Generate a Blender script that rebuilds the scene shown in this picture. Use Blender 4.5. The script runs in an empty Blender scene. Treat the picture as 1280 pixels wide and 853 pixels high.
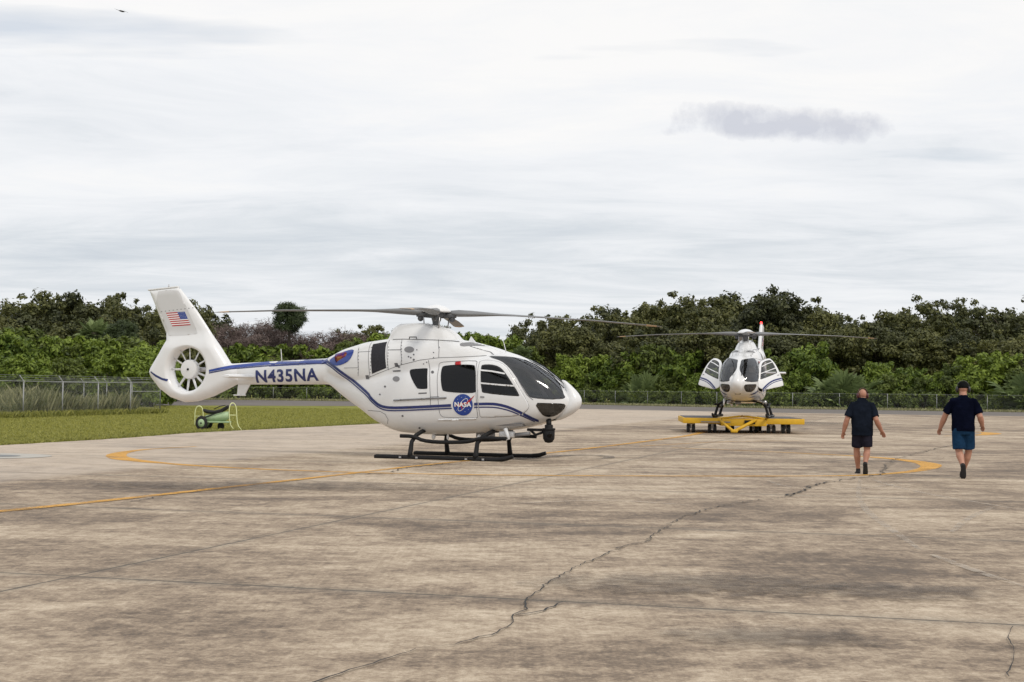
import bpy, bmesh, math, random
import numpy as np
from mathutils import Vector, Matrix
from mathutils.bvhtree import BVHTree
from mathutils.geometry import delaunay_2d_cdt
R_ = math.radians
rng = np.random.default_rng(7); random.seed(7)
S = bpy.context.scene
C = S.collection

# ------------------------------------------------------------------ camera
F, CZ = 1860.0, 1.58
cam = bpy.data.objects.new('camera', bpy.data.cameras.new('camera')); C.objects.link(cam)
cam.data.sensor_width = 36; cam.data.lens = F/1280*36; cam.data.clip_end = 6000; cam.data.clip_start = .1
camrot = Matrix.Rotation(math.pi/2+math.atan(60.3/F), 3, 'X') @ Matrix.Rotation(math.atan(.0105), 3, 'Z')
cam.matrix_world = Matrix.Translation((0, 0, CZ)) @ camrot.to_4x4()
S.camera = cam
def ray(x, y): return camrot @ Vector(((x-640)/F, -(y-426.5)/F, -1))
def G(x, y, z=0.0):
    d = ray(x, y); t = (z-CZ)/d.z; return (d.x*t, d.y*t)
def at(px, py, D):                                   # world point seen at a pixel at depth D
    d = ray(px, py); t = D/d.y; return Vector((d.x*t, D, CZ+d.z*t))

# ------------------------------------------------------------------ materials
def mat(name, col, rough=.6, metal=0, coat=0, spec=.5, **kw):
    m = bpy.data.materials.new(name); m.use_nodes = True
    b = m.node_tree.nodes['Principled BSDF']
    b.inputs['Base Color'].default_value = (*col, 1); b.inputs['Roughness'].default_value = rough
    b.inputs['Metallic'].default_value = metal; b.inputs['Coat Weight'].default_value = coat
    b.inputs['Coat Roughness'].default_value = .08; b.inputs['Specular IOR Level'].default_value = spec
    return m
class NT:
    def __init__(s, m):
        s.t = m.node_tree; s.n = s.t.nodes; s.b = s.n.get('Principled BSDF')
    def new(s, typ, **kw):
        n = s.n.new(typ)
        for k, v in kw.items():
            if k[0] == '_': n.inputs[k[1:]].default_value = v
            else: setattr(n, k, v)
        return n
    def l(s, a, b): s.t.links.new(a, b)
    def val(s, x, sock):
        if isinstance(x, (int, float)): sock.default_value = x
        elif isinstance(x, tuple): sock.default_value = x if len(x) == len(sock.default_value) else (*x, 1)
        else: s.l(x, sock)
    def math(s, op, a, b=None, c=None, clamp=False):
        n = s.new('ShaderNodeMath', operation=op); n.use_clamp = clamp
        s.val(a, n.inputs[0])
        if b is not None: s.val(b, n.inputs[1])
        if c is not None: s.val(c, n.inputs[2])
        return n.outputs[0]
    def noise(s, vec, scale, detail=4, rough=.55, dist=0):
        n = s.new('ShaderNodeTexNoise'); n.inputs['Scale'].default_value = scale; n.inputs['Detail'].default_value = detail
        n.inputs['Roughness'].default_value = rough; n.inputs['Distortion'].default_value = dist
        s.l(vec, n.inputs['Vector']); return n.outputs['Fac']
    def ramp(s, fac, stops):
        n = s.new('ShaderNodeValToRGB'); e = n.color_ramp.elements
        while len(e) < len(stops): e.new(.5)
        for el, (p, c) in zip(e, stops):
            el.position = p; el.color = (c, c, c, 1) if isinstance(c, (int, float)) else (*c, 1)
        s.l(fac, n.inputs[0]); return n.outputs[0]
    def mix(s, f, a, b, mode='MIX'):
        n = s.new('ShaderNodeMix', data_type='RGBA', blend_type=mode)
        s.val(f, n.inputs[0]); s.val(a, n.inputs[6]); s.val(b, n.inputs[7]); return n.outputs[2]
    def pos(s, scale=(1, 1, 1), rot=(0, 0, 0), loc=(0, 0, 0), src='Object'):
        t = s.new('ShaderNodeTexCoord'); m = s.new('ShaderNodeMapping')
        m.inputs['Scale'].default_value = scale; m.inputs['Rotation'].default_value = rot; m.inputs['Location'].default_value = loc
        s.l(t.outputs[src], m.inputs[0]); return m.outputs[0]
    def bump(s, h, strength, dist=.02):
        n = s.new('ShaderNodeBump'); n.inputs['Strength'].default_value = strength; n.inputs['Distance'].default_value = dist
        s.l(h, n.inputs['Height']); s.l(n.outputs[0], s.b.inputs['Normal'])

def dirty(m, amount=.12, scale=6, dark=None):
    """slight procedural soiling on a painted or plastic surface"""
    t = NT(m); base = tuple(t.b.inputs['Base Color'].default_value)
    p = t.pos(); f = t.ramp(t.noise(p, scale, 5, .6), [(.3, 0), (.75, 1)])
    d = dark or tuple(c*(1-amount*2.2) for c in base[:3])
    t.l(t.mix(t.math('MULTIPLY', f, .9), base, (*d, 1)), t.b.inputs['Base Color'])
    r = t.b.inputs['Roughness'].default_value
    t.l(t.math('ADD', t.math('MULTIPLY', f, .15), r), t.b.inputs['Roughness'])
    return m

M = {}
M['white'] = mat('white_paint', (.80, .81, .82), .28, coat=.6)
t = NT(M['white']); p = t.pos((1, 1, .55))
f1 = t.ramp(t.noise(p, 2.2, 5, .6), [(.35, 0), (.8, 1)])
c1 = t.mix(t.math('MULTIPLY', f1, .35), (.745, .755, .77, 1), (.62, .615, .60, 1))
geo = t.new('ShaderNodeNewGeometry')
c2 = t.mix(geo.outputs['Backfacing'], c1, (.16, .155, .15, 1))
t.l(c2, t.b.inputs['Base Color'])
M['white2'] = mat('white_gloss_paint', (.80, .81, .82), .3, coat=.5)
t = NT(M['white2']); t.l(t.mix(t.math('MULTIPLY', t.ramp(t.noise(t.pos(), 2.4, 5, .6), [(.35, 0), (.8, 1)]), .3), (.745, .755, .77, 1), (.64, .635, .62, 1)), t.b.inputs['Base Color'])
M['blue'] = mat('blue_paint', (.012, .045, .28), .25, coat=.5)
M['navy'] = mat('dark_blue_paint', (.008, .02, .13), .3, coat=.4)
M['meatblue'] = mat('badge_blue', (.01, .045, .26), .35)
M['red'] = mat('badge_red', (.42, .012, .018), .4)
M['wdecal'] = mat('white_decal', (.82, .82, .82), .35)
M['lightgrey'] = mat('light_grey_patch', (.58, .58, .585), .35, coat=.3)
M['grey'] = mat('grey_trim', (.22, .22, .23), .5)
M['seam'] = mat('panel_seam', (.12, .12, .13), .6)
M['black'] = dirty(mat('black_rubber_paint', (.011, .011, .012), .6, spec=.3), .2)
M['grille'] = dirty(mat('dark_mesh_grille', (.02, .02, .028), .7), .2, 30)
M['frit'] = mat('black_window_border', (.01, .01, .011), .35)
M['blade'] = dirty(mat('rotor_blade_grey', (.19, .195, .20), .4), .1, 3)
M['bladelight'] = mat('rotor_tip_paint', (.46, .30, .15), .4)
M['hub'] = dirty(mat('rotor_hub_grey', (.10, .105, .115), .4), .2)
M['metal'] = mat('bare_metal', (.45, .45, .46), .35, metal=.8)
M['seat'] = dirty(mat('seat_fabric', (.10, .10, .12), .9), .2)
M['headrest'] = mat('light_seat_cover', (.5, .48, .46), .8)
M['panel'] = mat('instrument_panel', (.02, .02, .022), .6)
M['interior'] = mat('cabin_lining', (.2, .19, .185), .8)
M['exhaust'] = mat('heat_tinted_exhaust', (.35, .16, .06), .25, metal=.9)
t = NT(M['exhaust']); f = t.noise(t.pos(), 5, 3, .5)
t.l(t.ramp(f, [(.35, (.35, .17, .06)), (.5, (.22, .04, .06)), (.62, (.03, .06, .35)), (.75, (.5, .3, .12))]), t.b.inputs['Base Color'])
def glass(name, tint, refl=1.0, base=.05):
    m = bpy.data.materials.new(name); m.use_nodes = True; t = NT(m); t.n.remove(t.b)
    out = [n for n in t.n if n.type == 'OUTPUT_MATERIAL'][0]
    tr = t.new('ShaderNodeBsdfTransparent'); tr.inputs[0].default_value = (*tint, 1)
    gl = t.new('ShaderNodeBsdfGlossy'); gl.inputs['Roughness'].default_value = .09; gl.inputs[0].default_value = (.85, .87, .9, 1)
    fr = t.new('ShaderNodeFresnel'); fr.inputs[0].default_value = 1.5
    mx = t.new('ShaderNodeMixShader'); t.l(t.math('MULTIPLY_ADD', fr.outputs[0], refl, base, clamp=True), mx.inputs[0])
    t.l(tr.outputs[0], mx.inputs[1]); t.l(gl.outputs[0], mx.inputs[2]); t.l(mx.outputs[0], out.inputs[0]); return m
M['glass'] = glass('tinted_glass', (.60, .58, .57), 1.0)
M['glassdark'] = glass('dark_tinted_glass', (.10, .105, .125), .75, .0)
M['yellow'] = dirty(mat('yellow_steel_paint', (.72, .42, .015), .45), .12, 4)
M['deck'] = dirty(mat('grip_deck', (.16, .155, .16), .85), .3, 3)
M['tyre'] = mat('tyre_rubber', (.014, .014, .014), .8)
M['palegreen'] = dirty(mat('pale_green_paint', (.40, .55, .32), .45), .15, 5)
M['paleyellow'] = mat('pale_yellow_tube', (.68, .72, .38), .45)
M['skin'] = mat('skin', (.40, .19, .125), .5)
M['skin2'] = mat('skin_light', (.43, .215, .145), .5)
def cloth(name, col):
    m = mat(name, col, 1.0, spec=.03); t = NT(m)
    h = t.noise(t.pos((1, 1, .6)), 9, 4, .6); t.bump(h, .9, .03)
    t.l(t.mix(t.ramp(t.noise(t.pos(), 5, 3), [(.35, 0), (.7, 1)]), tuple(c*.75 for c in col)+(1,), tuple(c*1.35 for c in col)+(1,)), t.b.inputs['Base Color']); return m
M['shirt1'] = cloth('dark_slate_cotton', (.0085, .0115, .019)); M['shirt2'] = cloth('navy_cotton', (.003, .0042, .012))
M['short1'] = cloth('charcoal_cotton', (.018, .017, .026)); M['short2'] = cloth('blue_denim', (.011, .034, .075))
M['shoe'] = mat('black_shoe', (.008, .008, .009), .7); M['sock'] = mat('black_sock', (.012, .012, .014), .9)
M['cap'] = cloth('black_cap', (.008, .009, .009)); M['muffred'] = mat('dark_red_plastic', (.06, .008, .012), .4)
M['muffblack'] = mat('black_plastic', (.012, .012, .013), .35)
M['eye'] = mat('eye_white', (.6, .6, .6), .3); M['lip'] = mat('lip', (.3, .1, .09), .6); M['hair'] = mat('short_hair', (.05, .035, .028), .9)
M['galv'] = dirty(mat('galvanised_steel', (.36, .37, .37), .5, metal=.3), .15)
M['bark'] = mat('bark', (.07, .055, .042), .95)
M['bird'] = mat('dark_feathers', (.03, .028, .025), .8)
m = mat('red_beacon', (.8, .02, .02), .2); b = m.node_tree.nodes['Principled BSDF']
b.inputs['Emission Color'].default_value = (1, .03, .03, 1); b.inputs['Emission Strength'].default_value = 5; M['beacon'] = m

def leafmat(name, c0, c1, rough=.55, nscale=.9):
    m = mat(name, c0, rough, spec=.35); t = NT(m)
    oi = t.new('ShaderNodeObjectInfo'); at_ = t.new('ShaderNodeAttribute'); at_.attribute_name = 'leafrand'
    p = t.pos(); f = t.noise(p, nscale, 3, .6)
    v = t.math('ADD', t.math('MULTIPLY', f, .55), t.math('MULTIPLY', at_.outputs['Fac'], .55))
    v = t.math('ADD', v, t.math('MULTIPLY', t.math('SUBTRACT', oi.outputs['Random'], .5), .35), clamp=True)
    col = t.ramp(v, [(.2, c0), (.85, c1)])
    t.l(col, t.b.inputs['Base Color'])
    tl = t.new('ShaderNodeBsdfTranslucent'); t.l(col, tl.inputs[0])
    mx = t.new('ShaderNodeMixShader'); mx.inputs[0].default_value = .25
    out = [n for n in t.n if n.type == 'OUTPUT_MATERIAL'][0]
    t.l(t.b.outputs[0], mx.inputs[1]); t.l(tl.outputs[0], mx.inputs[2]); t.l(mx.outputs[0], out.inputs[0]); return m
M['oak'] = leafmat('oak_foliage', (.036, .047, .015), (.17, .172, .055))
M['oakdark'] = leafmat('dark_oak_foliage', (.028, .037, .015), (.115, .122, .045))
M['shrub'] = leafmat('bright_shrub_foliage', (.045, .085, .012), (.22, .29, .040))
M['shrub2'] = leafmat('mid_shrub_foliage', (.034, .055, .012), (.15, .19, .035))
M['palm'] = leafmat('palm_foliage', (.06, .09, .035), (.26, .33, .13))
M['vine'] = leafmat('vine_foliage', (.06, .09, .02), (.28, .34, .08))
M['reed'] = leafmat('dry_reed', (.11, .125, .05), (.42, .40, .22))
M['grassblade'] = leafmat('grass_blade', (.11, .13, .024), (.33, .32, .075))
M['twig'] = mat('bare_twigs', (.15, .112, .10), .95)

# ------------------------------------------------------------------ mesh helpers
def tag(o, label=None, cat=None, group=None, kind=None):
    if label: o['label'] = label
    if cat: o['category'] = cat
    if group: o['group'] = group
    if kind: o['kind'] = kind
    return o
def obj(name, me, material=None, parent=None, smooth=True):
    if isinstance(me, bmesh.types.BMesh):
        b = me; me = bpy.data.meshes.new(name); b.to_mesh(me); b.free()
    elif isinstance(me, tuple):
        v, f = me; me = bpy.data.meshes.new(name); me.from_pydata([tuple(x) for x in v], [], [tuple(x) for x in f]); me.update()
    if smooth is True: me.shade_smooth()
    o = bpy.data.objects.new(name, me); C.objects.link(o)
    if material is not None and not me.materials: me.materials.append(material)
    if parent is not None: o.parent = parent
    return o
def empty(name, loc=(0, 0, 0), rz=0):
    o = bpy.data.objects.new(name, None); C.objects.link(o); o.location = loc; o.rotation_euler = (0, 0, rz)
    o.empty_display_size = .3; return o
class MB:
    """collects shapes into one mesh"""
    def __init__(s): s.v = []; s.f = []
    def add(s, v, f):
        n = len(s.v); s.v += [tuple(x) for x in v]; s.f += [tuple(i+n for i in q) for q in f]; return s
    def tube(s, pts, r, seg=10, cap=True, up=Vector((0, 0, 1)), ref=None):
        """pts path; r number, list of numbers or list of (ra, rb)"""
        pts = [Vector(p) for p in pts]; n = len(pts)
        rr = [r]*n if isinstance(r, (int, float)) else list(r)
        V = []; Fc = []; prev = None
        for i, p in enumerate(pts):
            d = (pts[min(i+1, n-1)]-pts[max(i-1, 0)]).normalized()
            if prev is None:
                a = Vector(ref) if ref is not None else (Vector((1, 0, 0)) if abs(d.x) < .8 else Vector((0, 1, 0)))
            else: a = prev
            a = (a-d*a.dot(d)).normalized(); prev = a; b = d.cross(a)
            ra, rb = rr[i] if isinstance(rr[i], (tuple, list)) else (rr[i], rr[i])
            for k in range(seg):
                t_ = 2*math.pi*k/seg; V.append(p+a*(math.cos(t_)*ra)+b*(math.sin(t_)*rb))
        for i in range(n-1):
            for k in range(seg):
                k2 = (k+1) % seg; Fc.append((i*seg+k, i*seg+k2, (i+1)*seg+k2, (i+1)*seg+k))
        if cap:
            Fc.append(tuple(reversed(range(seg)))); Fc.append(tuple(range((n-1)*seg, n*seg)))
        return s.add(V, Fc)
    def box(s, x0, x1, y0, y1, z0, z1, bev=.0, M_=None):
        b = bmesh.new(); bmesh.ops.create_cube(b, size=1)
        for v in b.verts: v.co = Vector((x0+(v.co.x+.5)*(x1-x0), y0+(v.co.y+.5)*(y1-y0), z0+(v.co.z+.5)*(z1-z0)))
        if bev: bmesh.ops.bevel(b, geom=b.edges[:], offset=bev, segments=2, affect='EDGES', profile=.5)
        if M_ is not None: b.transform(M_)
        b.verts.index_update(); s.add([v.co.copy() for v in b.verts], [[v.index for v in f.verts] for f in b.faces]); b.free(); return s
    def ball(s, c, r, seg=16, rings=10, M_=None):
        r = (r, r, r) if isinstance(r, (int, float)) else r
        b = bmesh.new(); bmesh.ops.create_uvsphere(b, u_segments=seg, v_segments=rings, radius=1)
        for v in b.verts:
            v.co = Vector((v.co.x*r[0], v.co.y*r[1], v.co.z*r[2]))
            if M_ is not None: v.co = M_ @ v.co
            v.co += Vector(c)
        b.verts.index_update(); s.add([v.co.copy() for v in b.verts], [[v.index for v in f.verts] for f in b.faces]); b.free(); return s
    def lathe(s, c, prof, seg=24, axis='Z'):
        V = []; Fc = []; n = len(prof)
        for r, h in prof:
            for k in range(seg):
                a = 2*math.pi*k/seg; x, y = r*math.cos(a), r*math.sin(a)
                q = {'Z': (x, y, h), 'Y': (x, h, y), 'X': (h, x, y)}[axis]; V.append(Vector(c)+Vector(q))
        for i in range(n-1):
            for k in range(seg):
                k2 = (k+1) % seg; Fc.append((i*seg+k, i*seg+k2, (i+1)*seg+k2, (i+1)*seg+k))
        Fc.append(tuple(reversed(range(seg)))); Fc.append(tuple(range((n-1)*seg, n*seg)))
        return s.add(V, Fc)
    def build(s, name, material, parent=None, smooth=True, fix=True, auto=None):
        b = bmesh.new(); vs = [b.verts.new(v) for v in s.v]
        for q in s.f:
            try: b.faces.new([vs[i] for i in q])
            except ValueError: pass
        if fix: bmesh.ops.recalc_face_normals(b, faces=b.faces[:])
        for f in b.faces: f.smooth = smooth
        if smooth and auto:
            for e in b.edges:
                if len(e.link_faces) == 2 and e.calc_face_angle(0) > auto: e.smooth = False
        return obj(name, b, material, parent, smooth=None)
def fuse(mb, voxel, smooth=4, factor=.5):
    """merge overlapping closed shapes of mb into one continuous skin"""
    o = mb.build('tmp', None); md = o.modifiers.new('r', 'REMESH'); md.mode = 'VOXEL'; md.voxel_size = voxel; md.use_smooth_shade = True
    if smooth:
        sm = o.modifiers.new('s', 'SMOOTH'); sm.iterations = smooth; sm.factor = factor
    dg = bpy.context.evaluated_depsgraph_get(); me = bpy.data.meshes.new_from_object(o.evaluated_get(dg))
    bpy.data.objects.remove(o); me.shade_smooth(); return me
def inpoly(x, y, P):
    ins = np.zeros(np.shape(x), bool); n = len(P); j = n-1
    for i in range(n):
        xi, yi = P[i]; xj, yj = P[j]
        c = ((yi > y) != (yj > y)) & (x < (xj-xi)*(y-yi)/((yj-yi) if yj != yi else 1e-12)+xi); ins = ins ^ c; j = i
    return ins
def area(P): return sum(P[i-1][0]*P[i][1]-P[i][0]*P[i-1][1] for i in range(len(P)))/2
def chaikin(P, it=2, closed=True, q=.25):
    for _ in range(it):
        N = []; n = len(P)
        rngi = range(n) if closed else range(n-1)
        if not closed: N.append(P[0])
        for i in rngi:
            a, b = P[i], P[(i+1) % n]
            N.append(tuple(a[k]*(1-q)+b[k]*q for k in range(len(a)))); N.append(tuple(a[k]*q+b[k]*(1-q) for k in range(len(a))))
        if not closed: N.append(P[-1])
        P = N
    return P
def inset(P, d):
    if area(P) < 0: P = P[::-1]
    n = len(P); out = []
    for i in range(n):
        a, b, c = Vector(P[i-1]), Vector(P[i]), Vector(P[(i+1) % n])
        e1 = (b-a).normalized(); e2 = (c-b).normalized(); n1 = Vector((-e1.y, e1.x)); n2 = Vector((-e2.y, e2.x))
        m_ = (n1+n2); L = m_.length
        if L < .2: m_ = n1; L = 1
        m_ /= L; k = d/max(m_.dot(n1), .5); out.append((b.x+m_.x*k, b.y+m_.y*k))
    return out
def cdt(outer, holes=(), sp=.04):
    """triangulated region with interior grid points -> verts 2d, tris"""
    pts = []; edges = []
    for P in [outer, *holes]:
        # resample long edges
        Q = []
        for i in range(len(P)):
            a, b = Vector(P[i]), Vector(P[(i+1) % len(P)]); k = max(1, int((b-a).length/sp))
            Q += [a.lerp(b, j/k) for j in range(k)]
        n0 = len(pts); pts += Q; edges += [(n0+i, n0+(i+1) % len(Q)) for i in range(len(Q))]
    xs = [p[0] for p in outer]; ys = [p[1] for p in outer]
    gx, gy = np.meshgrid(np.arange(min(xs)+sp/2, max(xs), sp), np.arange(min(ys)+sp/2, max(ys), sp))
    gx = gx.ravel(); gy = gy.ravel(); ok = inpoly(gx, gy, inset(list(outer), sp*.3))
    for h in holes: ok &= ~inpoly(gx, gy, inset(list(h), -sp*.3))
    pts += [Vector((a, b)) for a, b in zip(gx[ok], gy[ok])]
    v, e, f, *_ = delaunay_2d_cdt(pts, edges, [], 0, 1e-6)
    T = []
    for q in f:
        cx = sum(v[i].x for i in q)/len(q); cy = sum(v[i].y for i in q)/len(q)
        if inpoly(cx, cy, outer) and not any(inpoly(cx, cy, h) for h in holes): T.append(tuple(q))
    return [tuple(p) for p in v], T

# ================================================================== HELICOPTER
class Frame:                                    # planar projection frame on the airframe
    def __init__(s, d):
        s.d = Vector(d).normalized()
        if abs(s.d.y+1) < 1e-6: s.u = Vector((1, 0, 0)); s.v = Vector((0, 0, 1))
        else:
            s.v = (Vector((0, 0, 1))-s.d*s.d.z).normalized(); s.u = s.v.cross(s.d)
    def uv(s, p): return (p.dot(s.u), p.dot(s.v))
    def p3(s, uv, t=3): return s.u*uv[0]+s.v*uv[1]+s.d*t
SIDE = Frame((0, -1, 0)); WS = Frame((.45, -.62, .6)); CH = Frame((.62, -.75, -.2)); FIN = SIDE
HO = Vector((-1.72, 33.75, 0)); HTH = R_(21.5)
HM = Matrix.Translation(HO) @ Matrix.Rotation(-HTH, 4, 'Z'); HMI = HM.inverted()
CL = HMI @ Vector((0, 0, CZ))                    # measuring eye in airframe coordinates
def lray(px, py): return (HMI.to_3x3() @ ray(px, py)).normalized()
def H(px, py, off=0):
    d = lray(px, py); t = (off-CL.y)/d.y; return CL+d*t

def interp(x, keys, sm=.12):
    kx = np.array([k[0] for k in keys]); kz = np.array([k[1] for k in keys])
    out = 0; W = 0
    for o_, w in ((-1, .06), (-.5, .24), (0, .4), (.5, .24), (1, .06)):
        out = out+w*np.interp(x+o_*sm, kx, kz); W += w
    return out/W
cab_top = [(-2.75, 1.95), (-2.3, 2.0), (-1.7, 2.05), (-1.2, 2.08), (-.6, 2.12), (0, 2.2), (.6, 2.28), (1.2, 2.34), (1.6, 2.38), (1.85, 2.37), (1.98, 2.33), (2.2, 2.24), (2.55, 2.07), (2.9, 1.82), (3.1, 1.64), (3.22, 1.48), (3.32, 1.34)]
cab_bot = [(-2.75, 1.68), (-2.6, 1.62), (-2.27, 1.38), (-1.71, 1.05), (-1.38, .83), (-.96, .64), (-.75, .58), (-.13, .54), (.63, .56), (1.39, .61), (2.08, .70), (2.51, .80), (2.78, .88), (3.04, 1.0), (3.18, 1.12), (3.32, 1.26)]
cab_w = [(-2.75, .22), (-2.3, .34), (-1.6, .56), (-.9, .74), (-.2, .81), (.5, .82), (1.2, .82), (1.7, .815), (2.2, .785), (2.6, .72), (2.9, .60), (3.1, .46), (3.22, .31), (3.32, .06)]
cow_top = [(-2.8, 2.22), (-2.25, 2.47), (-1.66, 2.63), (-1.12, 2.70), (-.5, 2.72), (0, 2.72), (.61, 2.68), (.9, 2.64), (1.51, 2.49), (1.96, 2.33), (2.2, 2.15)]
cow_w = [(-2.8, .18), (-2.3, .42), (-1.7, .56), (-1.1, .63), (0, .66), (.6, .62), (1.2, .5), (1.8, .36), (2.2, .22)]
mas_top = [(-1.2, 2.40), (-1.0, 2.97), (-.87, 3.05), (-.47, 3.07), (-.18, 3.06), (.31, 2.94), (.5, 2.82), (.64, 2.66), (.8, 2.45)]
mas_w = [(-1.25, .18), (-1.0, .27), (-.7, .33), (-.3, .35), (.1, .33), (.4, .26), (.8, .08)]
boo_top = [(-5.8, 2.10), (-2.67, 2.26), (-2.0, 2.26)]; boo_bot = [(-5.8, 1.62), (-2.66, 1.65), (-2.0, 1.66)]; boo_w = [(-5.8, .14), (-2.6, .25), (-2.0, .24)]
def cen(x): return np.interp(x, [-5.8, -2.7, -2, -1, 0, 2, 2.9, 3.37], [1.87, 1.95, 1.9, 1.7, 1.6, 1.5, 1.38, 1.31])
def sdf(x, y, z):
    def se(w, zt, zb, n):
        h = np.maximum((zt-zb)/2, .01); zc = (zt+zb)/2; w = np.maximum(w, .01)
        return ((np.abs(y)/w)**n+(np.abs(z-zc)/h)**n)**(1/n)-1, np.minimum(w, h)
    fs = []
    nose = np.clip((x-2.0)/1.3, 0, 1)
    zt = interp(x, cab_top); zb = interp(x, cab_bot); w = interp(x, cab_w)
    # cabin sides narrow towards the roof
    wz = w*(1-.12*np.clip((z-1.35)/.9, 0, 1)**1.6*(1-.5*nose))
    f, s_ = se(wz, zt, zb, 3.3-.5*nose); fs.append(np.where(x > -2.75, f*s_, 9))
    f, s_ = se(interp(x, cow_w)*(1-.12*np.clip((z-2.2)/.5, 0, 1)), interp(x, cow_top), np.interp(x, [-2.8, -2.2, -1.0], [1.95, 1.7, 1.5]), 3.4); fs.append(np.where((x > -2.8) & (x < 2.2), f*s_, 9))
    f, s_ = se(interp(x, mas_w)+np.clip(3.0-z, 0, .6)*.25, interp(x, mas_top, .02), 2.1, 3.2); fs.append(np.where((x > -1.25) & (x < .8), f*s_, 9))
    f, s_ = se(interp(x, boo_w), interp(x, boo_top), interp(x, boo_bot), 2.2); fs.append(np.where(x < -2.0, f*s_, 9))
    k = 60.0; m_ = np.minimum.reduce(fs)
    return m_-np.log(sum(np.exp(-k*(f-m_)) for f in fs))/k*.75
def body_grid():
    xs = np.concatenate([np.arange(-5.6, 3.0, .03), 3.0+.32*np.sin(np.linspace(0, math.pi/2, 20))])
    A = np.linspace(0, 2*math.pi, 160, endpoint=False)
    X, T = np.meshgrid(xs, A, indexing='ij'); Z0 = cen(X); dy, dz = np.sin(T), np.cos(T)
    lo = np.zeros_like(X); hi = np.full_like(X, np.nan); prev = np.zeros_like(X)
    for r in np.arange(.02, 2.4, .02):
        f = sdf(X, dy*r, Z0+dz*r); new = np.isnan(hi) & (f > 0)
        hi = np.where(new, r, hi); lo = np.where(new, r-.02, lo)
    hi = np.nan_to_num(hi, nan=.02)
    for _ in range(14):
        mid = (lo+hi)/2; f = sdf(X, dy*mid, Z0+dz*mid); hi = np.where(f > 0, mid, hi); lo = np.where(f > 0, lo, mid)
    r = (lo+hi)/2
    V = np.stack([X, dy*r, Z0+dz*r], -1); n, k = X.shape
    V = V.reshape(-1, 3); Fc = []
    for i in range(n-1):
        for j in range(k):
            j2 = (j+1) % k; Fc.append((i*k+j, (i+1)*k+j, (i+1)*k+j2, i*k+j2))
    V = np.vstack([V, [[3.325, 0, 1.30]]]); c = len(V)-1
    for j in range(k): Fc.append(((n-1)*k+j, c, (n-1)*k+(j+1) % k))
    return V, Fc
BV, BF = body_grid()
# outward check
_v = [Vector(v) for v in BV]
f0 = BF[160*150]; nn = (_v[f0[1]]-_v[f0[0]]).cross(_v[f0[2]]-_v[f0[1]])
if nn.dot((sum((_v[i] for i in f0), Vector())/4)-Vector((_v[f0[0]].x, 0, 1.6))) < 0: BF = [tuple(reversed(q)) for q in BF]
bvh = BVHTree.FromPolygons(_v, BF)

# tail fin and shroud -------------------------------------------------
FO = [(-7.76, 3.92), (-6.93, 3.99), (-6.84, 3.93), (-6.34, 3.37), (-6.01, 2.94), (-5.42, 2.14), (-5.05, 2.05), (-5.05, 1.68), (-5.25, 1.61), (-5.51, 1.49), (-5.87, 1.33), (-6.29, 1.21), (-6.67, 1.18), (-7.05, 1.29), (-7.38, 1.5), (-7.63, 1.77), (-7.69, 1.9), (-7.65, 2.02), (-7.4, 2.39), (-7.22, 2.69), (-7.24, 2.85)]
FC = (-6.54, 1.98); FRAD = .53
def tail_mesh():
    hole = [(FC[0]+FRAD*math.cos(a), FC[1]+FRAD*math.sin(a)) for a in np.linspace(0, 2*math.pi, 72, endpoint=False)]
    v2, T = cdt(FO, [hole], .022)
    P = np.array(v2); n = len(FO); d = np.full(len(P), 9.0)
    for i in range(n):
        a = np.array(FO[i]); b = np.array(FO[(i+1) % n]); ab = b-a
        t_ = np.clip(((P-a)@ab)/(ab@ab), 0, 1); d = np.minimum(d, np.linalg.norm(P-(a+t_[:, None]*ab), axis=1))
    dh = np.abs(np.linalg.norm(P-np.array(FC), axis=1)-FRAD)
    up = np.clip((P[:, 1]-2.45)/.5, 0, 1); up = up*up*(3-2*up)
    Tk = .21*(1-up)+.075*up; Rr = .22*(1-up)+.16*up
    q = np.clip(d/Rr, 0, 1); th = Tk*np.sqrt(np.clip(1-(1-q)**2, 0, 1))
    qh = np.clip(dh/.13, 0, 1); lip = .11+.11*np.sqrt(np.clip(1-(1-qh)**2, 0, 1)); th = np.minimum(th, np.where(up > .9, 9, lip))
    V = [(p[0], -h_, p[1]) for p, h_ in zip(P, th)]+[(p[0], h_, p[1]) for p, h_ in zip(P, th)]; N = len(P)
    Fc = [t_ for t_ in T]+[tuple(reversed([i+N for i in t_])) for t_ in T]
    m_ = MB().add(V, Fc)
    # duct wall
    k = 72; dv = []
    for a in np.linspace(0, 2*math.pi, k, endpoint=False):
        for y in (-.115, .115): dv.append((FC[0]+(FRAD+.004)*math.cos(a), y, FC[1]+(FRAD+.004)*math.sin(a)))
    m_.add(dv, [(2*i, 2*i+1, (2*i+3) % (2*k), (2*i+2) % (2*k)) for i in range(k)])
    return m_
TM = tail_mesh(); tbvh = BVHTree.FromPolygons([Vector(v) for v in TM.v], TM.f)
def cast(o, d):
    best = None
    for t_ in (bvh, tbvh):
        h_ = t_.ray_cast(o, d)
        if h_[0] is not None and (best is None or h_[3] < best[3]): best = h_
    return best
def S2(px, py, fr=SIDE, off=-.8):
    """frame coordinates of the airframe point measured at a photo pixel"""
    h_ = cast(CL, lray(px, py)); p = h_[0] if h_ else H(px, py, off)
    return fr.uv(p)
def A2(a, b): return (460+a/3.877, 370+b/3.877)      # crop A
def A6(a, b): return (240+a/4.923, 360+b/4.923)
def A7(a, b): return (430+a/6.095, 370+b/6.095)
def P2(l, conv=A2, fr=SIDE): return [S2(*conv(*q), fr) for q in l]
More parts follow.
